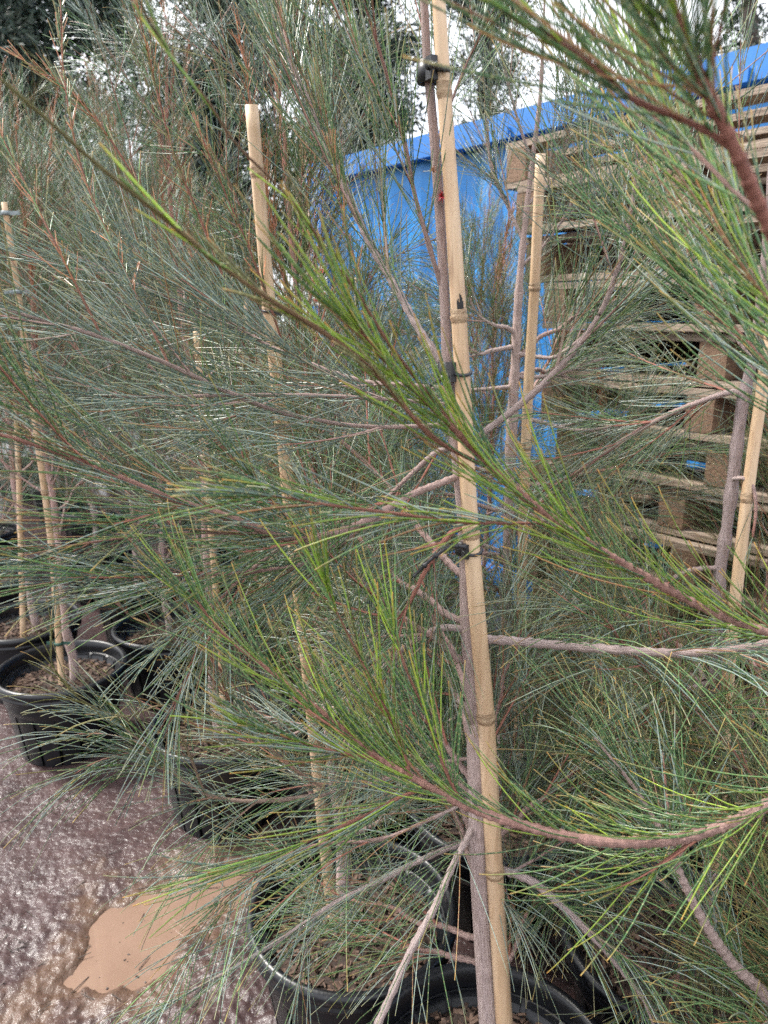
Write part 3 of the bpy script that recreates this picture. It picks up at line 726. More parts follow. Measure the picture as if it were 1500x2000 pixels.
# upper left arms, silvery
small_branch([(885, 825, 1.0, 8), (830, 832, 1.0, 8), (700, 832, .98, 8), (560, 808, .95, 9), (450, 768, .92, 9), (330, 712, .89, 9), (200, 660, .86, 8), (90, 627, .84, 7), (0, 604, .82, 6), (-120, 575, .8, 3)], 7, dens=169, nlen=(.11, .2), alpha=(.25, .6), bend=UP, bstr=(-.2, .5), pal=('blue', 'blue', 'grey'), f0=.15, twigs=7, tlen=(.14, .28), c0=BARK_MID, c1=BARK_MID, tdens=180)
small_branch([(878, 760, 1.0, 9), (800, 752, 1.02, 8), (700, 742, 1.05, 8), (560, 692, 1.07, 8), (480, 650, 1.08, 7), (390, 610, 1.08, 6), (280, 560, 1.08, 4), (150, 500, 1.08, 3)], 8, dens=135, nlen=(.11, .2), alpha=(.3, .7), bend=UP, bstr=(.0, .7), pal=('blue', 'blue', 'grey'), f0=.25, twigs=6, tlen=(.14, .28), c0=BARK_MID, c1=BARK_MID, tdens=180)
small_branch([(880, 790, .99, 7), (760, 780, .97, 7), (600, 772, .95, 7), (450, 772, .92, 6), (300, 775, .9, 6), (150, 772, .88, 5), (20, 762, .86, 3)], 9, dens=152, nlen=(.1, .19), alpha=(.25, .6), bend=UP, bstr=(-.3, .5), pal=('blue', 'grey', 'blue'), f0=.2, twigs=5, c0=BARK_MID, c1=BARK_MID, tdens=180)
small_branch([(875, 720, 1.0, 17), (830, 662, 1.01, 16), (780, 575, 1.03, 15), (722, 475, 1.05, 14), (682, 385, 1.06, 13), (640, 285, 1.07, 11), (592, 175, 1.08, 9), (545, 75, 1.09, 7), (505, -20, 1.1, 5), (460, -130, 1.1, 3)], 10, dens=186, nlen=(.13, .24), alpha=(.25, .6), bend=UP, bstr=(.1, .6), pal=('green', 'blue', 'green'), f0=.12, twigs=6, tlen=(.16, .3), talpha=(.3, .6), c0=BARK_OLD, c1=BARK_MID, nodes=.02, tdens=165)
small_branch([(862, 560, 1.0, 9), (838, 480, .99, 9), (810, 380, .98, 8), (790, 280, .97, 8), (765, 180, .96, 7), (735, 80, .95, 6), (700, -30, .94, 4), (670, -120, .94, 2)], 11, dens=152, nlen=(.12, .22), alpha=(.25, .65), bend=UP, bstr=(.1, .6), pal=('green', 'green', 'blue'), f0=.15, twigs=4, tlen=(.14, .26), talpha=(.3, .6), c0=BARK_MID, c1=BARK_RED, tdens=150)
small_branch([(848, 300, 1.0, 6), (870, 230, 1.02, 6), (905, 140, 1.04, 5), (940, 60, 1.05, 4), (965, -30, 1.06, 3)], 12, dens=203, nlen=(.1, .18), alpha=(.2, .6), bend=UP, bstr=(.1, .6), pal=('grey', 'green'), f0=.2, twigs=5, c0=BARK_MID)
# right rising arm
small_branch([(893, 880, 1.0, 10), (940, 848, .98, 12), (1040, 770, .95, 13), (1110, 698, .93, 12), (1168, 620, .92, 11), (1203, 535, .91, 10), (1228, 440, .9, 8), (1242, 335, .9, 6), (1250, 220, .9, 4), (1252, 130, .9, 2)], 13, dens=180, nlen=(.15, .27), alpha=(.4, .85), bend=UP, bstr=(.0, .9), bias=(1, 0, -.3), bw=.55, pal=('green', 'blue', 'green'), f0=.22, c0=BARK_OLD, c1=BARK_MID, twigs=5, tlen=(.1, .2))
# low arms
small_branch([(928, 1605, 1.0, 12), (905, 1650, .97, 12), (880, 1700, .94, 13), (850, 1770, .91, 14), (800, 1862, .87, 15), (745, 1985, .83, 15), (690, 2090, .8, 13), (630, 2200, .77, 9)], 14, dens=130, nlen=(.13, .23), alpha=(.5, 1.1), bend=DN, bstr=(.4, 1.3), pal=('blue', 'green'), f0=.1, c0=BARK_OLD, c1=BARK_OLD, nodes=.022)
small_branch([(930, 1640, 1.0, 9), (880, 1655, .99, 10), (800, 1690, .97, 11), (720, 1732, .95, 11), (650, 1767, .93, 10), (540, 1840, .9, 8), (430, 1905, .87, 5), (330, 1960, .85, 3)], 15, dens=190, nlen=(.13, .23), alpha=(.3, .75), bend=DN, bstr=(.2, .8), pal=('blue', 'green', 'blue'), f0=.1, c0=BARK_OLD, c1=BARK_OLD, nodes=.02, twigs=1, tbend=(0, 0, -.6))
small_branch([(952, 1690, 1.0, 16), (985, 1700, .99, 16), (1040, 1722, .97, 16), (1100, 1772, .95, 15), (1180, 1852, .92, 14), (1250, 1940, .9, 11), (1310, 2030, .88, 8), (1370, 2130, .86, 5)], 16, dens=180, nlen=(.13, .24), alpha=(.5, 1.1), bend=DN, bstr=(.4, 1.2), pal=('green', 'blue'), f0=.12, c0=BARK_OLD, c1=BARK_OLD, nodes=.02, twigs=4)
small_branch([(955, 1720, 1.0, 4), (985, 1760, .98, 4), (1015, 1810, .96, 3), (1040, 1870, .95, 2)], 17, dens=220, nlen=(.1, .17), alpha=(.4, .8), bend=DN, bstr=(.4, 1.0), pal=('grey', 'blue'))
small_branch([(925, 1480, 1.0, 7), (860, 1490, 1.03, 8), (760, 1520, 1.04, 8), (640, 1550, 1.02, 8), (500, 1565, 1.0, 8), (400, 1550, .98, 7), (330, 1500, .97, 6), (290, 1460, .96, 4), (240, 1420, .95, 3)], 18, dens=200, nlen=(.12, .21), alpha=(.35, .85), bend=DN, bstr=(.1, .8), pal=('blue', 'green', 'blue'), f0=.1, twigs=8, tlen=(.12, .24), tbend=(0, 0, -.6), c0=BARK_MID, c1=(.42, .30, .22), tdens=170)
small_branch([(400, 1550, .98, 5), (360, 1450, .95, 5), (320, 1380, .93, 4), (240, 1400, .91, 3), (150, 1360, .89, 3), (100, 1290, .88, 2), (105, 1215, .87, 2)], 19, dens=101, nlen=(.06, .14), alpha=(.3, .8), bend=DN, bstr=(.1, .8), pal=('blue', 'olive'), f0=.05, c0=(.42, .30, .22), c1=BARK_GREEN)
small_branch([(640, 1545, 1.02, 6), (560, 1490, 1.0, 6), (470, 1400, .98, 5), (420, 1300, .96, 4), (400, 1220, .95, 2)], 20, dens=190, nlen=(.08, .14), alpha=(.35, .8), bend=UP, bstr=(-.5, .4), pal=('blue', 'grey', 'olive'), f0=.1, twigs=5, c0=(.42, .30, .22), tdens=150)
small_branch([(925, 1560, 1.0, 6), (840, 1600, 1.0, 7), (740, 1640, .98, 7), (620, 1650, .95, 6), (520, 1690, .92, 5), (430, 1760, .9, 3)], 21, dens=180, nlen=(.13, .24), alpha=(.35, .9), bend=DN, bstr=(.1, .8), pal=('green', 'blue'), f0=.1, twigs=2, tbend=(0, 0, -.5), tdens=150)
# drooping left sprays
small_branch([(560, 1060, .87, 6), (500, 1105, .86, 6), (450, 1150, .85, 5), (415, 1190, .84, 4), (385, 1240, .84, 2)], 22, dens=110, nlen=(.09, .15), alpha=(.3, .8), bend=DN, bstr=(.2, .9), pal=('blue', 'green', 'blue'), f0=.05, twigs=3, tbend=(0, 0, -.6), c0=BARK_MID, tdens=150)
# long reddish-brown shoots with short whiskers standing up from the left arms
for k_, pp in enumerate([[(330, 712, .89), (230, 500, .93), (160, 330, .97), (125, 150, 1.0), (118, -10, 1.02)], [(480, 650, 1.08), (400, 450, 1.08), (340, 300, 1.08), (300, 150, 1.08), (270, 20, 1.08)], [(560, 692, 1.07), (500, 520, 1.05), (450, 400, 1.04), (395, 270, 1.03)],
                         [(200, 660, .86), (120, 500, .88), (60, 380, .9), (5, 270, .92)], [(390, 610, 1.08), (310, 440, 1.06), (240, 310, 1.05), (150, 190, 1.04), (50, 120, 1.03)], [(690, 400, 1.06), (640, 250, 1.08), (575, 110, 1.1), (530, -20, 1.12)], [(722, 640, 1.02), (700, 540, 1.0), (672, 430, .99), (655, 320, .98)]]):
    small_branch([(a, b, y, 5-3*i/len(pp)) for i, (a, b, y) in enumerate(pp)], 60+k_, dens=230, nlen=(.012, .06), nr=.0008, alpha=(.3, .8), bend=UP, bstr=(.0, .5), pal=('rust', 'olive', 'green'), f0=.15, c0=(.42, .2, .13), c1=(.50, .22, .15), nodes=.012)
# red flower tuft on the trunk
ff = Foliage(4, 4); R = np.random.default_rng(9); PAL['red'] = ((.50, .015, .03), (.62, .03, .05), (.65, .05, .07))
c = np.array(at(863, 383, BY-.012)); n = 40; dd = norm(R.normal(0, 1, (n, 3))+np.array([0, -.8, 0])); ff.needles(np.repeat(c[None], n, 0), dd, R.uniform(.004, .009, n), np.full(n, .0005), UP, np.full(n, .1), 'red', R)
c = np.array(at(846, 332, BY-.012)); n = 14; dd = norm(R.normal(0, 1, (n, 3))+np.array([0, -.8, 0])); ff.needles(np.repeat(c[None], n, 0), dd, R.uniform(.003, .006, n), np.full(n, .0006), UP, np.full(n, .1), 'rust', R)
fl = obj('flower', ff.mesh('flower'), M_NEEDLE_FAR, T0); fl['label'] = 'tiny spiky red flower on the trunk'

def fillT0(zr, n, az, daz, ll, seed, pals, **k):
    for q in range(n):
        z_ = zr[0]+(zr[1]-zr[0])*(q+.5)/n; c_ = lerp_at(tp, z_); fill(T0, c_[0], c_[1]+.006, (z_, z_+.02), 1, az, daz, ll, seed+q, pals, **k)
fillT0((.66, 1.25), 9, 140, 45, (.30, .6), 710, ('blue', 'green', 'green'), dens=130, tw=6)
fillT0((.50, .62), 2, 165, 22, (.26, .36), 760, ('blue', 'green', 'green'), dens=140, el=(5, 20), curve=(-.2, .0), tw=4)
fillT0((.45, .95), 4, 40, 40, (.25, .45), 730, ('green', 'grey', 'blue'))
# ties on the middle stake
def black_tie(py, label, tail_px, blockpx, up=False):
    sx, sy = None, None
    sz = at(900, py, .985).z; sc_ = lerp_at(S0P, sz); tc_ = lerp_at(tp, sz)
    rs = float(np.interp(sz, [S0P[0][2], S0P[-1][2]], [.0152, .0070])); rt = .0125 if py > 900 else .009
    root = thing('plant_tie', label, 'plant tie', (float(sc_[0]), float(sc_[1]), float(sz)), group='black rubber ties on the middle stake')
    ring_obj('stake_loop', (0, 0, 0), rs+.0022, .004, .0023, M_TIE, root)
    d = Vector(tc_ - sc_); d.z = 0
    hw, hh = blockpx
    prof = [(rt+.0005, -hh), (rt+.004, -hh), (rt+.004, hh), (rt+.0005, hh)]
    obj('trunk_strap', MB().lathe(prof, 28, True).mesh('trunk_strap', True), M_TIE, root, loc=tuple(d))
    obj('buckle', MB().box((d.x*.5-.004, d.y*.5-.004-rt*.6, 0), .012, .012, hh*2.1, Matrix.Rotation(.5, 3, 'Z')).mesh('buckle'), M_TIE, root)
    pts = [np.array(at(a, b, y))-np.array((sc_[0], sc_[1], sz)) for a, b, y in tail_px]
    tube_obj('tail', pts, [.0030, .0026, .0024, .0022], M_TIE if not up else M_TIEL, root, n=46, beads=True)
M_TIEL = noise_mat('tie_sheen', (.05, .05, .055), (.09, .09, .10), scale=30, rough=.25)
black_tie(1074, 'lowest black rubber tie on the middle stake, long beaded tail hanging left', [(908, 1068, .962), (880, 1068, .955), (845, 1090, .95), (808, 1126, .95)], (0, .010))
black_tie(726, 'middle black rubber tie on the central stake, just below the ink mark', [(874, 735, .97), (858, 742, .962), (846, 748, .96), (838, 757, .96)], (0, .012))
black_tie(134, 'topmost black rubber tie on the central stake with shiny tail', [(836, 128, .978), (848, 126, .968), (862, 132, .966), (880, 138, .966)], (0, .012), True)

# ------------------------------------------------------------------ the tree just right of the camera, reaching in over everything
T1X, T1Y = .80, .58
pot(T1X, T1Y, 'black pot just outside the right edge under the nearest overhanging tree', .4)
T1 = thing('potted_she_oak', 'she-oak at the right edge whose green foreground branches reach across the picture', 'tree')
z = np.linspace(.22, 2.4, 40); R = np.random.default_rng(5)
P = np.stack([T1X+np.cumsum(R.normal(0, .002, 40)), T1Y+np.cumsum(R.normal(0, .002, 40)), z], -1); t1p = P
w = Wood(); w.tube(P, np.interp(z, [.2, 1.2, 2.4], [.019, .013, .004]), BARK_OLD, BARK_MID, S=12, R=R, lump=.03); obj('trunk', w.mesh('trunk'), M_BARK, T1)
def t1_branch(pts, seed, zbase=None, **k):
    P, r = trace(pts, 46)
    if zbase is not None:
        b = np.array([T1X, T1Y, zbase]); e = P[0]; m = 10; s = np.linspace(0, 1, m, endpoint=False)[:, None]
        P = np.vstack([b+(e-b)*s, P]); r = np.concatenate([np.linspace(r[0]*1.35, r[0], m), r])
    k.setdefault('NS', 3); k.setdefault('NK', 7); k.setdefault('nr', .00088); k.setdefault('S', 10)
    return grow(T1, P, r, seed, **k)
t1_branch([(1600, 1270, .68, 17), (1500, 1236, .68, 16), (1380, 1190, .68, 16), (1250, 1120, .67, 16), (1150, 1060, .66, 15), (1050, 992, .65, 14), (950, 903, .64, 13), (850, 800, .62, 11), (740, 690, .60, 10), (700, 640, .59, 8)], 201, 1.02,
    dens=210, nlen=(.11, .19), alpha=(.25, .7), bend=UP, bstr=(.1, .75), bias=(0, .6, .8), bw=.45, pal=('fresh', 'green', 'fresh'), f0=.14, c0=BARK_MID, c1=BARK_RED, nodes=.011)
t1_branch([(935, 905, .64, 9), (840, 850, .61, 9), (740, 735, .585, 9), (640, 655, .565, 9), (520, 580, .54, 9), (420, 510, .525, 9), (340, 442, .51, 9), (200, 330, .49, 8), (90, 232, .475, 8), (-10, 145, .465, 8)], 202, dens=70, nlen=(.03, .09), alpha=(.12, .35), bend=UP, bstr=(-.1, .2), pal=('fresh', 'olive'), f0=.02, f1=.75, c0=BARK_RED, c1=(.24, .24, .07), nodes=.022, nr=.0013)
t1_branch([(930, 890, .64, 7), (860, 800, .63, 7), (760, 672, .61, 7), (690, 560, .60, 6), (640, 500, .59, 5), (600, 430, .58, 4), (530, 350, .57, 4), (460, 280, .56, 5), (400, 190, .55, 5), (340, 120, .545, 5), (290, 40, .54, 4), (265, -20, .535, 3)], 203, dens=75, nlen=(.02, .08), alpha=(.12, .4), bend=UP, bstr=(.0, .2), pal=('olive', 'fresh'), f0=.02, f1=.9, c0=BARK_RED, c1=(.22, .15, .06), nodes=.02)
t1_branch([(1060, 1022, .655, 5), (980, 1022, .64, 6), (900, 1020, .62, 6), (780, 1004, .60, 6), (640, 986, .58, 5), (560, 972, .57, 4), (500, 968, .565, 3)], 204, dens=240, nlen=(.06, .13), alpha=(.2, .6), bend=DN, bstr=(.0, .3), pal=('fresh', 'green', 'blue'), f0=.05, c0=BARK_RED, c1=BARK_RED)
t1_branch([(1650, 1490, .62, 24), (1500, 1572, .62, 22), (1420, 1610, .62, 22), (1300, 1642, .62, 21), (1150, 1640, .62, 20), (1000, 1606, .63, 18), (900, 1570, .64, 16), (820, 1526, .65, 14), (740, 1480, .66, 12), (640, 1400, .67, 10), (540, 1320, .68, 8), (450, 1250, .69, 7), (380, 1170, .7, 5)], 205, .78,
    dens=215, nlen=(.10, .185), alpha=(.35, .8), bend=UP, bstr=(.3, .8), bias=(0, .8, .8), bw=.5, pal=('green', 'green', 'fresh'), f0=.16, c0=BARK_OLD, c1=BARK_RED, nodes=.012, twigs=3, tlen=(.08, .14))
t1_branch([(835, 1538, .65, 7), (775, 1560, .64, 7), (720, 1590, .63, 6), (640, 1625, .62, 6), (560, 1660, .61, 5), (450, 1697, .6, 4)], 206, dens=220, nlen=(.09, .16), alpha=(.2, .6), bend=UP, bstr=(.0, .5), pal=('fresh', 'green', 'blue'), f0=.02, c0=BARK_RED, c1=BARK_RED)
t1_branch([(745, 1482, .66, 8), (690, 1475, .65, 7), (620, 1460, .64, 6), (560, 1440, .63, 5), (500, 1425, .62, 3)], 207, dens=300, nlen=(.08, .15), alpha=(.2, .6), bend=UP, bstr=(-.1, .6), pal=('fresh', 'blue', 'green'), f0=.02, c0=BARK_RED, c1=BARK_RED)
t1_branch([(800, 1515, .65, 8), (780, 1440, .66, 7), (740, 1360, .66, 6), (700, 1280, .67, 5), (660, 1200, .67, 4), (640, 1150, .67, 3)], 208, dens=240, nlen=(.08, .15), alpha=(.2, .6), bend=UP, bstr=(.0, .5), pal=('fresh', 'green', 'olive'), f0=.02, c0=BARK_RED, c1=BARK_RED)
t1_branch([(900, 1568, .64, 7), (860, 1480, .65, 6), (830, 1390, .66, 5), (790, 1300, .66, 4), (770, 1230, .67, 3)], 214, dens=240, nlen=(.08, .15), alpha=(.2, .6), bend=UP, bstr=(.0, .5), pal=('fresh', 'green'), f0=.02, c0=BARK_RED, c1=BARK_RED)
t1_branch([(1640, 2120, .74, 24), (1500, 1950, .74, 21), (1430, 1880, .74, 19), (1370, 1792, .74, 17), (1325, 1700, .75, 14), (1295, 1630, .76, 10), (1240, 1540, .78, 7), (1160, 1440, .8, 4)], 209, .42, dens=150, nlen=(.13, .24), bias=(0, 1, 0), bw=.8, alpha=(.5, 1.1), bend=DN, bstr=(.1, .9), pal=('green', 'blue', 'green'), f0=.12, c0=BARK_OLD, c1=BARK_MID, twigs=3, tlen=(.12, .22))
t1_branch([(1600, 650, .44, 30), (1500, 440, .43, 26), (1440, 302, .42, 26), (1392, 200, .415, 25), (1345, 95, .41, 20), (1312, 0, .405, 16), (1285, -90, .4, 10)], 210, 1.45, dens=200, nlen=(.11, .19), alpha=(.35, .9), bend=UP, bstr=(.0, .5), pal=('green', 'fresh', 'green'), f0=.5, c0=BARK_RED, c1=BARK_RED, nodes=.014)
t1_branch([(1440, 300, .42, 14), (1390, 262, .42, 13), (1330, 232, .42, 12), (1230, 190, .42, 11), (1150, 122, .42, 10), (1060, 62, .42, 9), (960, 8, .42, 7), (880, -50, .42, 5)], 211, dens=160, nlen=(.11, .19), alpha=(.2, .55), bend=UP, bstr=(-.2, .5), pal=('green', 'fresh', 'green'), f0=.08, c0=BARK_RED, c1=BARK_RED)
t1_branch([(1388, 188, .415, 11), (1350, 160, .415, 10), (1310, 122, .415, 10), (1258, 52, .415, 9), (1215, 0, .415, 8), (1180, -60, .415, 5)], 212, dens=160, nlen=(.11, .19), alpha=(.2, .55), bend=UP, bstr=(-.2, .5), pal=('green', 'green'), f0=.05, c0=BARK_RED, c1=BARK_RED)
t1_branch([(1378, 155, .415, 9), (1398, 95, .41, 8), (1412, 30, .405, 7), (1420, -40, .4, 5)], 213, dens=150, nlen=(.11, .19), alpha=(.3, .8), bend=DN, bstr=(-.1, .5), pal=('green', 'green'), f0=.05, c0=BARK_RED, c1=BARK_RED)
t1_branch([(1560, 520, .47, 12), (1500, 430, .47, 10), (1440, 380, .48, 9), (1360, 300, .5, 8), (1280, 230, .52, 6), (1200, 130, .54, 4)], 215, dens=120, nlen=(.12, .2), alpha=(.2, .6), bend=UP, bstr=(.2, .9), pal=('green', 'blue', 'green'), f0=.02, c0=BARK_MID, c1=BARK_RED)

fill(T1, T1X, T1Y, (.34, .80), 13, 135, 45, (.3, .6), 74, ('green', 'green', 'olive'), dens=170)
t1_branch([(1640, 760, .52, 12), (1540, 640, .54, 10), (1470, 540, .57, 8), (1400, 420, .6, 6), (1330, 300, .63, 4), (1290, 200, .65, 3)], 216, 1.35, dens=190, nlen=(.13, .22), alpha=(.2, .6), bend=UP, bstr=(.0, .7), pal=('green', 'fresh', 'green'), f0=.2, c0=BARK_MID, c1=BARK_RED)
t1_branch([(1660, 900, .60, 12), (1560, 780, .62, 9), (1480, 690, .65, 7), (1400, 600, .68, 5), (1330, 520, .7, 3)], 217, 1.25, dens=170, nlen=(.13, .22), alpha=(.2, .6), bend=UP, bstr=(.0, .8), pal=('green', 'blue', 'green'), f0=.2, c0=BARK_MID, c1=BARK_RED)
# ------------------------------------------------------------------ tree tied to a stake on the right
T2X, T2Y = .615, 1.30
pot(T2X, T2Y, 'black pot of the grey-trunked tree staked at the right', .9)
T2 = thing('potted_she_oak', 'she-oak with pale grey trunk beside the slanting stake at the right edge', 'tree')
P, r = trace([(1385, 1900, 1.30, 26), (1390, 1600, 1.30, 25), (1398, 1300, 1.30, 23), (1405, 1130, 1.30, 22), (1418, 1040, 1.30, 21), (1432, 930, 1.30, 23), (1450, 790, 1.30, 22), (1472, 690, 1.30, 20), (1490, 560, 1.30, 20), (1505, 380, 1.3, 15), (1515, 150, 1.3, 9)], 60); P[:, 2] = np.maximum(P[:, 2], .2)
w = Wood(); w.tube(P, r, BARK_OLD, (.42, .34, .33), S=12, nodes=.09, R=R, lump=.03); obj('trunk', w.mesh('trunk'), M_BARK, T2)
def t2b(pts, seed, **k):
    P, r = trace(pts); k.setdefault('pal', ('grey', 'blue', 'green')); k.setdefault('twigs', 5); return grow(T2, P, r, seed, **k)
t2b([(1452, 775, 1.30, 12), (1430, 766, 1.3, 12), (1380, 780, 1.32, 10), (1300, 812, 1.35, 9), (1220, 858, 1.38, 8), (1130, 920, 1.41, 6), (1060, 960, 1.44, 4)], 301, dens=160, nlen=(.12, .2), bend=DN, bstr=(-.2, .5), f0=.25, twigs=8)
t2b([(1432, 935, 1.29, 8), (1455, 935, 1.27, 8), (1472, 955, 1.26, 7), (1476, 1000, 1.25, 6), (1470, 1050, 1.24, 4)], 302, dens=40, nlen=(.08, .14), f0=.5, twigs=0)
t2b([(1405, 1110, 1.3, 9), (1370, 1110, 1.3, 9), (1330, 1120, 1.31, 8), (1280, 1155, 1.32, 7), (1200, 1210, 1.33, 5), (1120, 1240, 1.34, 3)], 303, dens=130, nlen=(.12, .2), bend=DN, bstr=(-.1, .6), f0=.25)
t2b([(1398, 1330, 1.3, 8), (1330, 1350, 1.28, 8), (1230, 1400, 1.25, 7), (1130, 1470, 1.22, 6), (1050, 1520, 1.2, 4)], 304, dens=160, nlen=(.13, .22), bend=UP, bstr=(-.3, .6), f0=.1, twigs=7, pal=('green', 'grey'))
t2b([(1392, 1550, 1.3, 8), (1330, 1560, 1.25, 8), (1240, 1600, 1.2, 7), (1150, 1680, 1.16, 5), (1080, 1740, 1.14, 3)], 305, dens=150, nlen=(.13, .22), bend=DN, bstr=(-.1, .8), f0=.1, twigs=6, pal=('green', 'grey'))
t2b([(1470, 700, 1.3, 8), (1420, 640, 1.33, 8), (1340, 560, 1.36, 7), (1250, 480, 1.4, 6), (1160, 420, 1.44, 4)], 306, dens=120, nlen=(.13, .22), bend=DN, bstr=(-.2, .6), f0=.2, twigs=6)
t2b([(1490, 560, 1.3, 8), (1440, 460, 1.33, 7), (1370, 380, 1.36, 6), (1300, 320, 1.38, 5), (1230, 270, 1.4, 3)], 307, dens=120, nlen=(.12, .2), bend=UP, bstr=(-.2, .5), f0=.2, twigs=5)
t2b([(1390, 1450, 1.3, 9), (1440, 1480, 1.2, 9), (1480, 1560, 1.1, 8), (1500, 1680, 1.02, 6), (1500, 1800, .98, 4)], 308, dens=180, nlen=(.14, .24), bend=DN, bstr=(-.1, .9), f0=.1, twigs=7, pal=('green', 'grey', 'olive'))
t2b([(1400, 1250, 1.3, 9), (1450, 1270, 1.2, 9), (1490, 1330, 1.12, 8), (1530, 1400, 1.05, 5)], 309, dens=180, nlen=(.14, .24), bend=DN, bstr=(-.1, .8), f0=.1, twigs=7, pal=('green', 'grey'))
t2b([(1386, 1700, 1.3, 9), (1350, 1780, 1.2, 9), (1330, 1880, 1.1, 8), (1300, 2000, 1.02, 5)], 310, dens=180, nlen=(.14, .24), bend=DN, bstr=(-.1, .8), f0=.1, twigs=7, pal=('green', 'olive', 'grey'))
px_stake([(1400, 1700, 1.27), (1424, 1300, 1.27), (1442, 1120, 1.27), (1466, 920, 1.27), (1496, 710, 1.27), (1530, 480, 1.27)], 'slanting bamboo stake at the right edge beside the grey trunk', (.3, .55, .78), .0115, .0092)

fill(T2, T2X, T2Y, (.40, .95), 14, 190, 75, (.3, .6), 75, ('green', 'grey', 'olive'), dens=160)
# ------------------------------------------------------------------ tree behind the middle stake, bare lower trunk
T3X, T3Y = .30, 1.75
pot(T3X, T3Y, 'black pot in deep shade behind the middle stake', .2)
T3 = thing('potted_she_oak', 'she-oak with short bare side stubs seen just right of the middle stake', 'tree')
P, r = trace([(978, 1480, 1.75, 22), (985, 1330, 1.75, 22), (990, 1180, 1.75, 20), (993, 1000, 1.75, 18), (1000, 830, 1.75, 20), (1007, 700, 1.75, 18), (1012, 590, 1.75, 15), (1022, 470, 1.75, 12), (1038, 330, 1.75, 10), (1055, 190, 1.75, 8), (1062, 40, 1.75, 5), (1070, -120, 1.75, 3)], 60)
P[0][2] = min(P[0][2], .22)
w = Wood(); w.tube(P, r, BARK_OLD, BARK_MID, S=10, nodes=.09, R=R, lump=.04); obj('trunk', w.mesh('trunk'), M_BARK, T3)
t3 = [([(1010, 655, 10), (990, 640, 9), (965, 635, 7), (930, 610, 5), (900, 540, 4)], 1.7), ([(1008, 690, 9), (1050, 697, 8), (1090, 694, 7), (1160, 640, 5), (1220, 590, 4)], 1.65), ([(1003, 677, 9), (960, 685, 8), (930, 690, 6), (870, 650, 4)], 1.7),
      ([(1001, 755, 8), (950, 760, 7), (900, 765, 5), (840, 790, 4)], 1.75), ([(1000, 735, 9), (1040, 737, 8), (1090, 730, 7), (1180, 700, 5)], 1.7), ([(1000, 810, 9), (1060, 825, 8), (1130, 840, 6), (1230, 830, 4)], 1.7),
      ([(1022, 470, 7), (990, 400, 6), (960, 330, 5), (950, 230, 4)], 1.8), ([(1030, 400, 7), (1080, 350, 6), (1110, 260, 5), (1130, 150, 4)], 1.7), ([(1040, 320, 6), (1010, 230, 5), (985, 130, 4), (975, 40, 3)], 1.75), ([(1018, 520, 7), (1070, 470, 6), (1120, 390, 5), (1150, 300, 4)], 1.65),
      ([(990, 1000, 8), (1050, 1010, 7), (1120, 1050, 6), (1210, 1120, 4)], 1.65), ([(985, 1150, 8), (930, 1150, 7), (850, 1170, 6), (760, 1210, 4)], 1.65), ([(985, 1250, 8), (1050, 1280, 7), (1130, 1340, 6), (1220, 1420, 4)], 1.55), ([(988, 1080, 8), (930, 1060, 7), (860, 1040, 5), (780, 1050, 4)], 1.75), ([(983, 1350, 8), (1030, 1400, 8), (1090, 1490, 6), (1150, 1600, 4)], 1.5), ([(983, 1330, 8), (920, 1370, 7), (850, 1440, 5), (780, 1530, 4)], 1.6)]
for i, (pp, yy) in enumerate(t3):
    n = len(pp); P_, r_ = trace([(a, b, 1.75+(yy-1.75)*k/(n-1), w_) for k, (a, b, w_) in enumerate(pp)], 26)
    grow(T3, P_, r_, 400+i, dens=150, nlen=(.12, .21), alpha=(.35, .9), bend=UP if i in (6, 7, 8, 9) else DN, bstr=(-.1, .7), pal=('grey', 'blue', 'green') if i < 10 else ('green', 'grey', 'olive'), f0=.42 if i < 6 else .2, twigs=5 if i < 10 else 6, tf0=.45 if i < 6 else .2, c0=BARK_OLD, c1=BARK_MID)
fill(T3, .305, 1.75, (1.0, 1.6), 6, 0, 60, (.28, .5), 77, ('grey', 'green', 'blue'), dens=120, tw=5)
fill(T3, .30, 1.75, (.85, 1.25), 5, 200, 60, (.28, .45), 78, ('green', 'green', 'blue'), dens=130, tw=6)
px_stake([(1012, 1480, 1.71), (1015, 1300, 1.71), (1020, 1080, 1.71), (1030, 800, 1.66), (1044, 560, 1.62), (1056, 300, 1.58)], 'yellowish bamboo stake just right of the middle stake, behind it', (.3, .55, .8), .0135, .010)

# ------------------------------------------------------------------ trees in the other visible pots
def local_tree(v, x, y, label, rz, sc=1.0): return sheoak(v, x, y, label, rz, sc)
pot(-.07, 1.377, 'black pot beside the puddle behind the front pot', .3)
local_tree(0, -.085, 1.40, 'she-oak growing from the black pot beside the puddle, behind the long stake', 0.0, .95)
px_stake([(652, 1790, 1.36), (640, 1700, 1.35), (600, 1300, 1.32), (563, 960, 1.29), (545, 780, 1.27), (526, 600, 1.25), (508, 400, 1.23), (491, 205, 1.21)], 'tall pale bamboo stake with a cut top at left of centre', (.30, .52, .715, .905), .0135, .0098, n=30)
pot(-.525, 2.165, 'black pot half hidden by drooping foliage left of the puddle stake', .7)
local_tree(1, -.53, 2.17, 'she-oak with upright grey leader and feathery arms against the sky gap at top left', 1.1)
px_stake([(440, 1430, 2.12), (425, 1200, 2.12), (410, 1000, 2.12), (395, 800, 2.12), (383, 640, 2.12)], 'thin bamboo stake buried in foliage in the pot left of the puddle', (.3, .6, .85), .011, .009, n=20)
EX, EY = -1.215, 2.556
pot(EX, EY, 'black ribbed pot standing clear on the mud at the left', .05)
px_stake([(122, 1335, 2.5), (115, 1250, 2.5), (100, 1060, 2.45), (75, 870, 2.40), (50, 680, 2.35), (28, 520, 2.3), (8, 395, 2.27)], 'left bamboo stake in the clear black pot, tied with a grey band', (.2, .42, .66, .86), .0125, .0080, n=30)
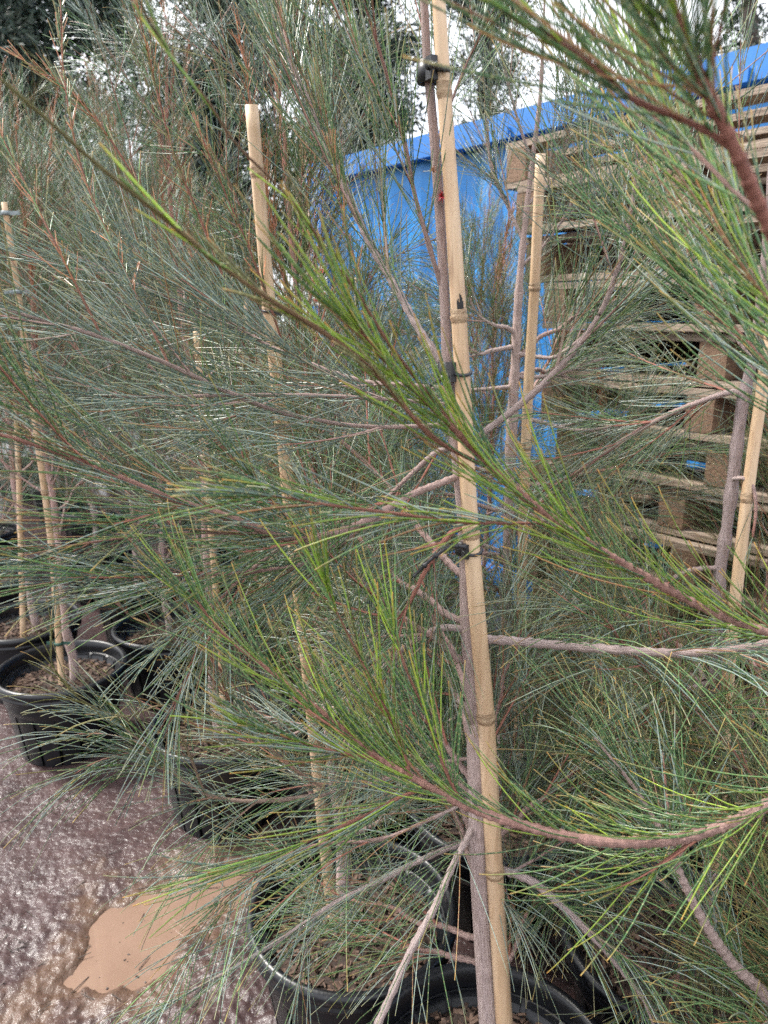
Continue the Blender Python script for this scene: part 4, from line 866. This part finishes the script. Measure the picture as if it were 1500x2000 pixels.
et = thing('potted_she_oak', '-', 'tree')
local_tree(2, EX+.03, EY+.01, 'she-oak in the ribbed pot standing clear on the mud at left', 2.0)
bpy.data.objects.remove(et)
pot(-1.565, 3.0, 'black pot cut by the left edge, behind the clear ribbed pot', .5)
local_tree(3, -1.53, 3.02, 'she-oak at the far left edge behind the clear pot', .9)
px_stake([(46, 1250, 2.96), (42, 1100, 2.96), (36, 900, 2.96), (26, 650, 2.96), (18, 500, 2.96)], 'thin bamboo stake in the pot cut by the left edge', (.25, .5, .75), .0125, .009, n=20)
def band(px, py, Y, r, hgt, m, label, r2=.0):
    c = at(px, py, Y); root = thing('band_tie', label, 'plant tie', tuple(c))
    obj('loop', MB().lathe([(r, -hgt), (r+.0016, -hgt), (r+.0016, hgt), (r, hgt)], 24, True).mesh('loop', True), m, root)
    obj('tail', MB().box((r+.014, 0, 0), .032, .002, hgt*1.8).mesh('tail'), m, root)
    obj('tail', MB().box((-r-.014, 0, 0), .032, .002, hgt*1.8).mesh('tail'), m, root)
band(11, 416, 2.275, .0096, .006, M_TIEGREY, 'grey band tie at the top of the left stake')
band(35, 570, 2.315, .0108, .006, M_TIEGREY, 'pale grey band tie lower on the left stake')
band(115, 1256, 2.5, .0145, .006, M_TIEGREEN, 'green band tie just above the soil on the left stake')
ring_tie = thing('band_tie', 'small black tie knot on the tall cut stake left of centre', 'plant tie', tuple(at(528, 606, 1.25)))
ring_obj('loop', (0, 0, 0), .0128, .002, .002, M_TIE, ring_tie); obj('knot', MB().box((.016, -.006, 0), .012, .010, .016, Matrix.Rotation(.5, 3, 'Y')).mesh('knot'), M_TIE, ring_tie)
# seedling in the clear pot
sd_ = thing('seedling', 'tiny bright green weed seedling in the clear black pot', 'weed', (EX-.13, EY-.10, POT_H-.07))
for k in range(5):
    a = k*1.26; mb = MB(); mb.v = [Vector((0, 0, 0)), Vector((.006, .003, .006)), Vector((.014, 0, .012)), Vector((.006, -.003, .006)), Vector((.007, 0, .0045))]; mb.f = [[0, 4, 1], [1, 4, 2], [2, 4, 3], [3, 4, 0], [0, 1, 2, 3]]
    obj('leaf', mb.mesh('leaf'), M_GREENLEAF, sd_, rot=(0, -.5, a))

# ------------------------------------------------------------------ crowded rows behind
rows = [(-.25, 2.62, .62), (.62, 2.1, .55), (-.92, 2.95, .95), (-.33, 3.25, .6), (-1.25, 3.55, 1.0), (-.72, 3.75, .66), (-2.05, 3.6, 1.0), (-1.65, 4.1, 1.0), (-.15, 4.0, .62), (-1.15, 4.45, .95), (-2.5, 4.4, 1.05), (-2.0, 4.95, 1.0), (-.55, 4.7, .62), (-1.5, 5.3, 1.0), (-3.0, 5.1, 1.05), (.95, 1.72, .56), (1.12, 1.28, .66), (.02, 3.15, .68), (-.10, 2.05, .66), (.33, 2.22, .73), (.32, 2.72, .82), (-3.5, 5.7, 1.05), (-2.6, 5.8, 1.0), (-3.3, 6.6, 1.05), (-1.9, 6.3, 1.0), (-4.2, 6.7, 1.1), (-1.0, 5.9, .8), (-2.5, 7.0, 1.1)]
rr = random.Random(17)
for i, (x, y, scl) in enumerate(rows):
    right = x > .7
    if i == 1: lab, g_ = 'she-oak between the yellowish stake and the pallet stack', None
    elif right: lab, g_ = 'she-oak crowded against the pallet stack at the right edge', 'she-oaks against the pallets'
    elif scl < .85: lab, g_ = 'short she-oak standing in front of the blue container', 'short she-oaks before the container'
    else: lab, g_ = 'she-oak in the crowded rows behind the staked trees at left', 'she-oaks crowded in the back rows'
    sheoak(4 + i % 2, x, y, lab, rr.uniform(0, 6.28), scl*rr.uniform(.96, 1.04), g_)
    pot(x, y, 'black pot hidden under the crowded she-oaks behind', rr.uniform(0, .4), 'black pots under the back rows')
    if i in (0, 3, 5, 8): straight_stake(x+.03, y-.03, (2.02 if i == 3 else 1.55+.1*i*.3), .011, 'far bamboo stake standing among the crowded back-row trees', (rr.uniform(-.03, .03), 0), group='stakes in the back rows')

# ------------------------------------------------------------------ tall dark trees beyond
M_TREEBARK = noise_mat('old_bark', (.03, .022, .018), (.09, .068, .055), scale=8, rough=.9, stretch=(1, 1, .3), bump=.5, dist=.03)
M_LEAF = needle_mat('dark_leaf', rings=False, rough=.6)
def big_tree(x, y, Ht, crown_r, crown_z, label, seed, n_limb=34, shape='pine', dens=1.0, c=((.018, .034, .020), (.045, .070, .042))):
    R = np.random.default_rng(seed); root = thing('tall_tree', label, 'tree', (x, y, 0), group='tall dark trees beyond the nursery')
    n = 24; z = np.linspace(0, Ht*.95, n); P = np.stack([np.cumsum(R.normal(0, .05, n)), np.cumsum(R.normal(0, .05, n)), z], -1)
    w = Wood(); w.tube(P, np.interp(z, [0, Ht], [.24, .03]), (.1, .08, .07), (.1, .08, .07), S=12, R=R, lump=.05)
    tips = []
    for k in range(n_limb):
        t = R.uniform(crown_z/Ht, .98); pos, tan = sample_poly(P, np.array([t])); az = R.uniform(0, 6.283)
        if shape == 'cypress': l = crown_r*(1.02-t)*1.6*R.uniform(.7, 1.1)+.2; el = rad(R.uniform(25, 60))
        else: l = crown_r*R.uniform(.55, 1.1)*(1.15-.6*(t-crown_z/Ht)/(1-crown_z/Ht)); el = rad(R.uniform(-5, 40))
        m = 8; s = np.linspace(0, 1, m)[:, None]; d = np.array([math.cos(az)*math.cos(el), math.sin(az)*math.cos(el), math.sin(el)])
        Q = pos[0]+l*(s*d+s*s*np.array([0, 0, R.uniform(-.1, .3)]))+np.cumsum(R.normal(0, .03*l, (m, 3)), 0)*s
        w.tube(Q, np.linspace(.05*(1.2-t), .010, m), (.1, .08, .07), (.1, .08, .07), S=5)
        for _ in range(int(7*dens)):
            u = R.uniform(.35, 1.0); q, _t = sample_poly(Q, np.array([u])); q2 = q[0]+R.normal(0, .16*l+.06, 3)*np.array([1, 1, .7])
            w.tube(np.array([q[0], (q[0]+q2)/2+R.normal(0, .03, 3), q2]), np.array([.010, .007, .004]), (.09, .07, .06), (.09, .07, .06), S=4); tips.append(q2)
    obj('trunk', w.mesh('trunk'), M_TREEBARK, root)
    tips = np.array(tips); per = int(190*dens)
    C = np.repeat(tips, per, 0); N = len(C)
    off = R.normal(0, 1, (N, 3)); off = norm(off)*(R.random((N, 1))**.45)*np.repeat(R.uniform(.16, .40, (len(tips), 1)), per, 0)*np.array([1.1, 1.1, .75])
    c0 = C+off; L = R.uniform(.06, .13, (N, 1)); D = norm(norm(off)+R.normal(0, .7, (N, 3))); A, B = frames(D); th = R.uniform(0, 6.28, (N, 1)); Wd = A*np.cos(th)+B*np.sin(th)
    wid = L*R.uniform(.09, .17, (N, 1))
    V = np.stack([c0, c0+D*L*.5+Wd*wid, c0+D*L, c0+D*L*.5-Wd*wid], 1).reshape(-1, 3); F = np.arange(N*4).reshape(N, 4)
    cl = np.array(c[0])+(np.array(c[1])-np.array(c[0]))*np.repeat(R.random((len(tips), 1)), per, 0); cl = cl*R.uniform(.7, 1.3, (N, 1))
    f = obj('crown', mesh_np('crown', V, F, np.repeat(cl, 4, 0), smooth=False), M_LEAF, root); f['kind'] = 'stuff'
    return root
big_tree(-3.4, 8.0, 7.0, 1.6, 1.0, 'tall dark tree filling the top left corner', 51, 56)
big_tree(-1.7, 8.8, 7.6, 1.3, 1.0, 'tall dark tree rising behind the cut bamboo stake', 52, 44)
big_tree(-.55, 11.5, 6.4, 1.2, 1.0, 'dark tree seen through the thin branches left of the middle stake', 59, 40, dens=.9)
big_tree(1.45, 12.0, 7.2, .95, .8, 'dense dark cypress-like tree above the container roof, right of the middle stake', 54, 52, 'cypress', .8, ((.022, .042, .028), (.055, .085, .058)))
big_tree(3.1, 16.0, 5.2, 1.1, .6, 'pale thin tree in the bright gap above the container', 55, 22, dens=.55, c=((.05, .075, .04), (.10, .13, .08)))
big_tree(4.7, 10.5, 7.6, 1.3, 2.2, 'leafy dark tree at the top right corner above the shed', 56, 30, dens=.7)
big_tree(-6.4, 10.5, 4.6, 1.4, .4, 'low bushy tree behind the rows at the left edge', 57, 34, dens=.8)
big_tree(-3.0, 12.5, 4.3, 1.4, .3, 'low bushy tree behind the rows in the gap between the two tall left trees', 53, 34, dens=.8)
big_tree(-.3, 13.0, 4.3, 1.4, .3, 'low bushy tree behind the left end of the container', 58, 34, dens=.8)
for o in list(bpy.data.objects):
    if o.parent is None and o.get('label') == '-': print('UNLABELLED', o.name)
if 0: print('TRIS', sum(sum(len(p.vertices)-2 for p in m.polygons) if len(m.polygons) < 2000 else len(m.loops)//2 for m in bpy.data.meshes), 'OBJ', len(bpy.data.objects))
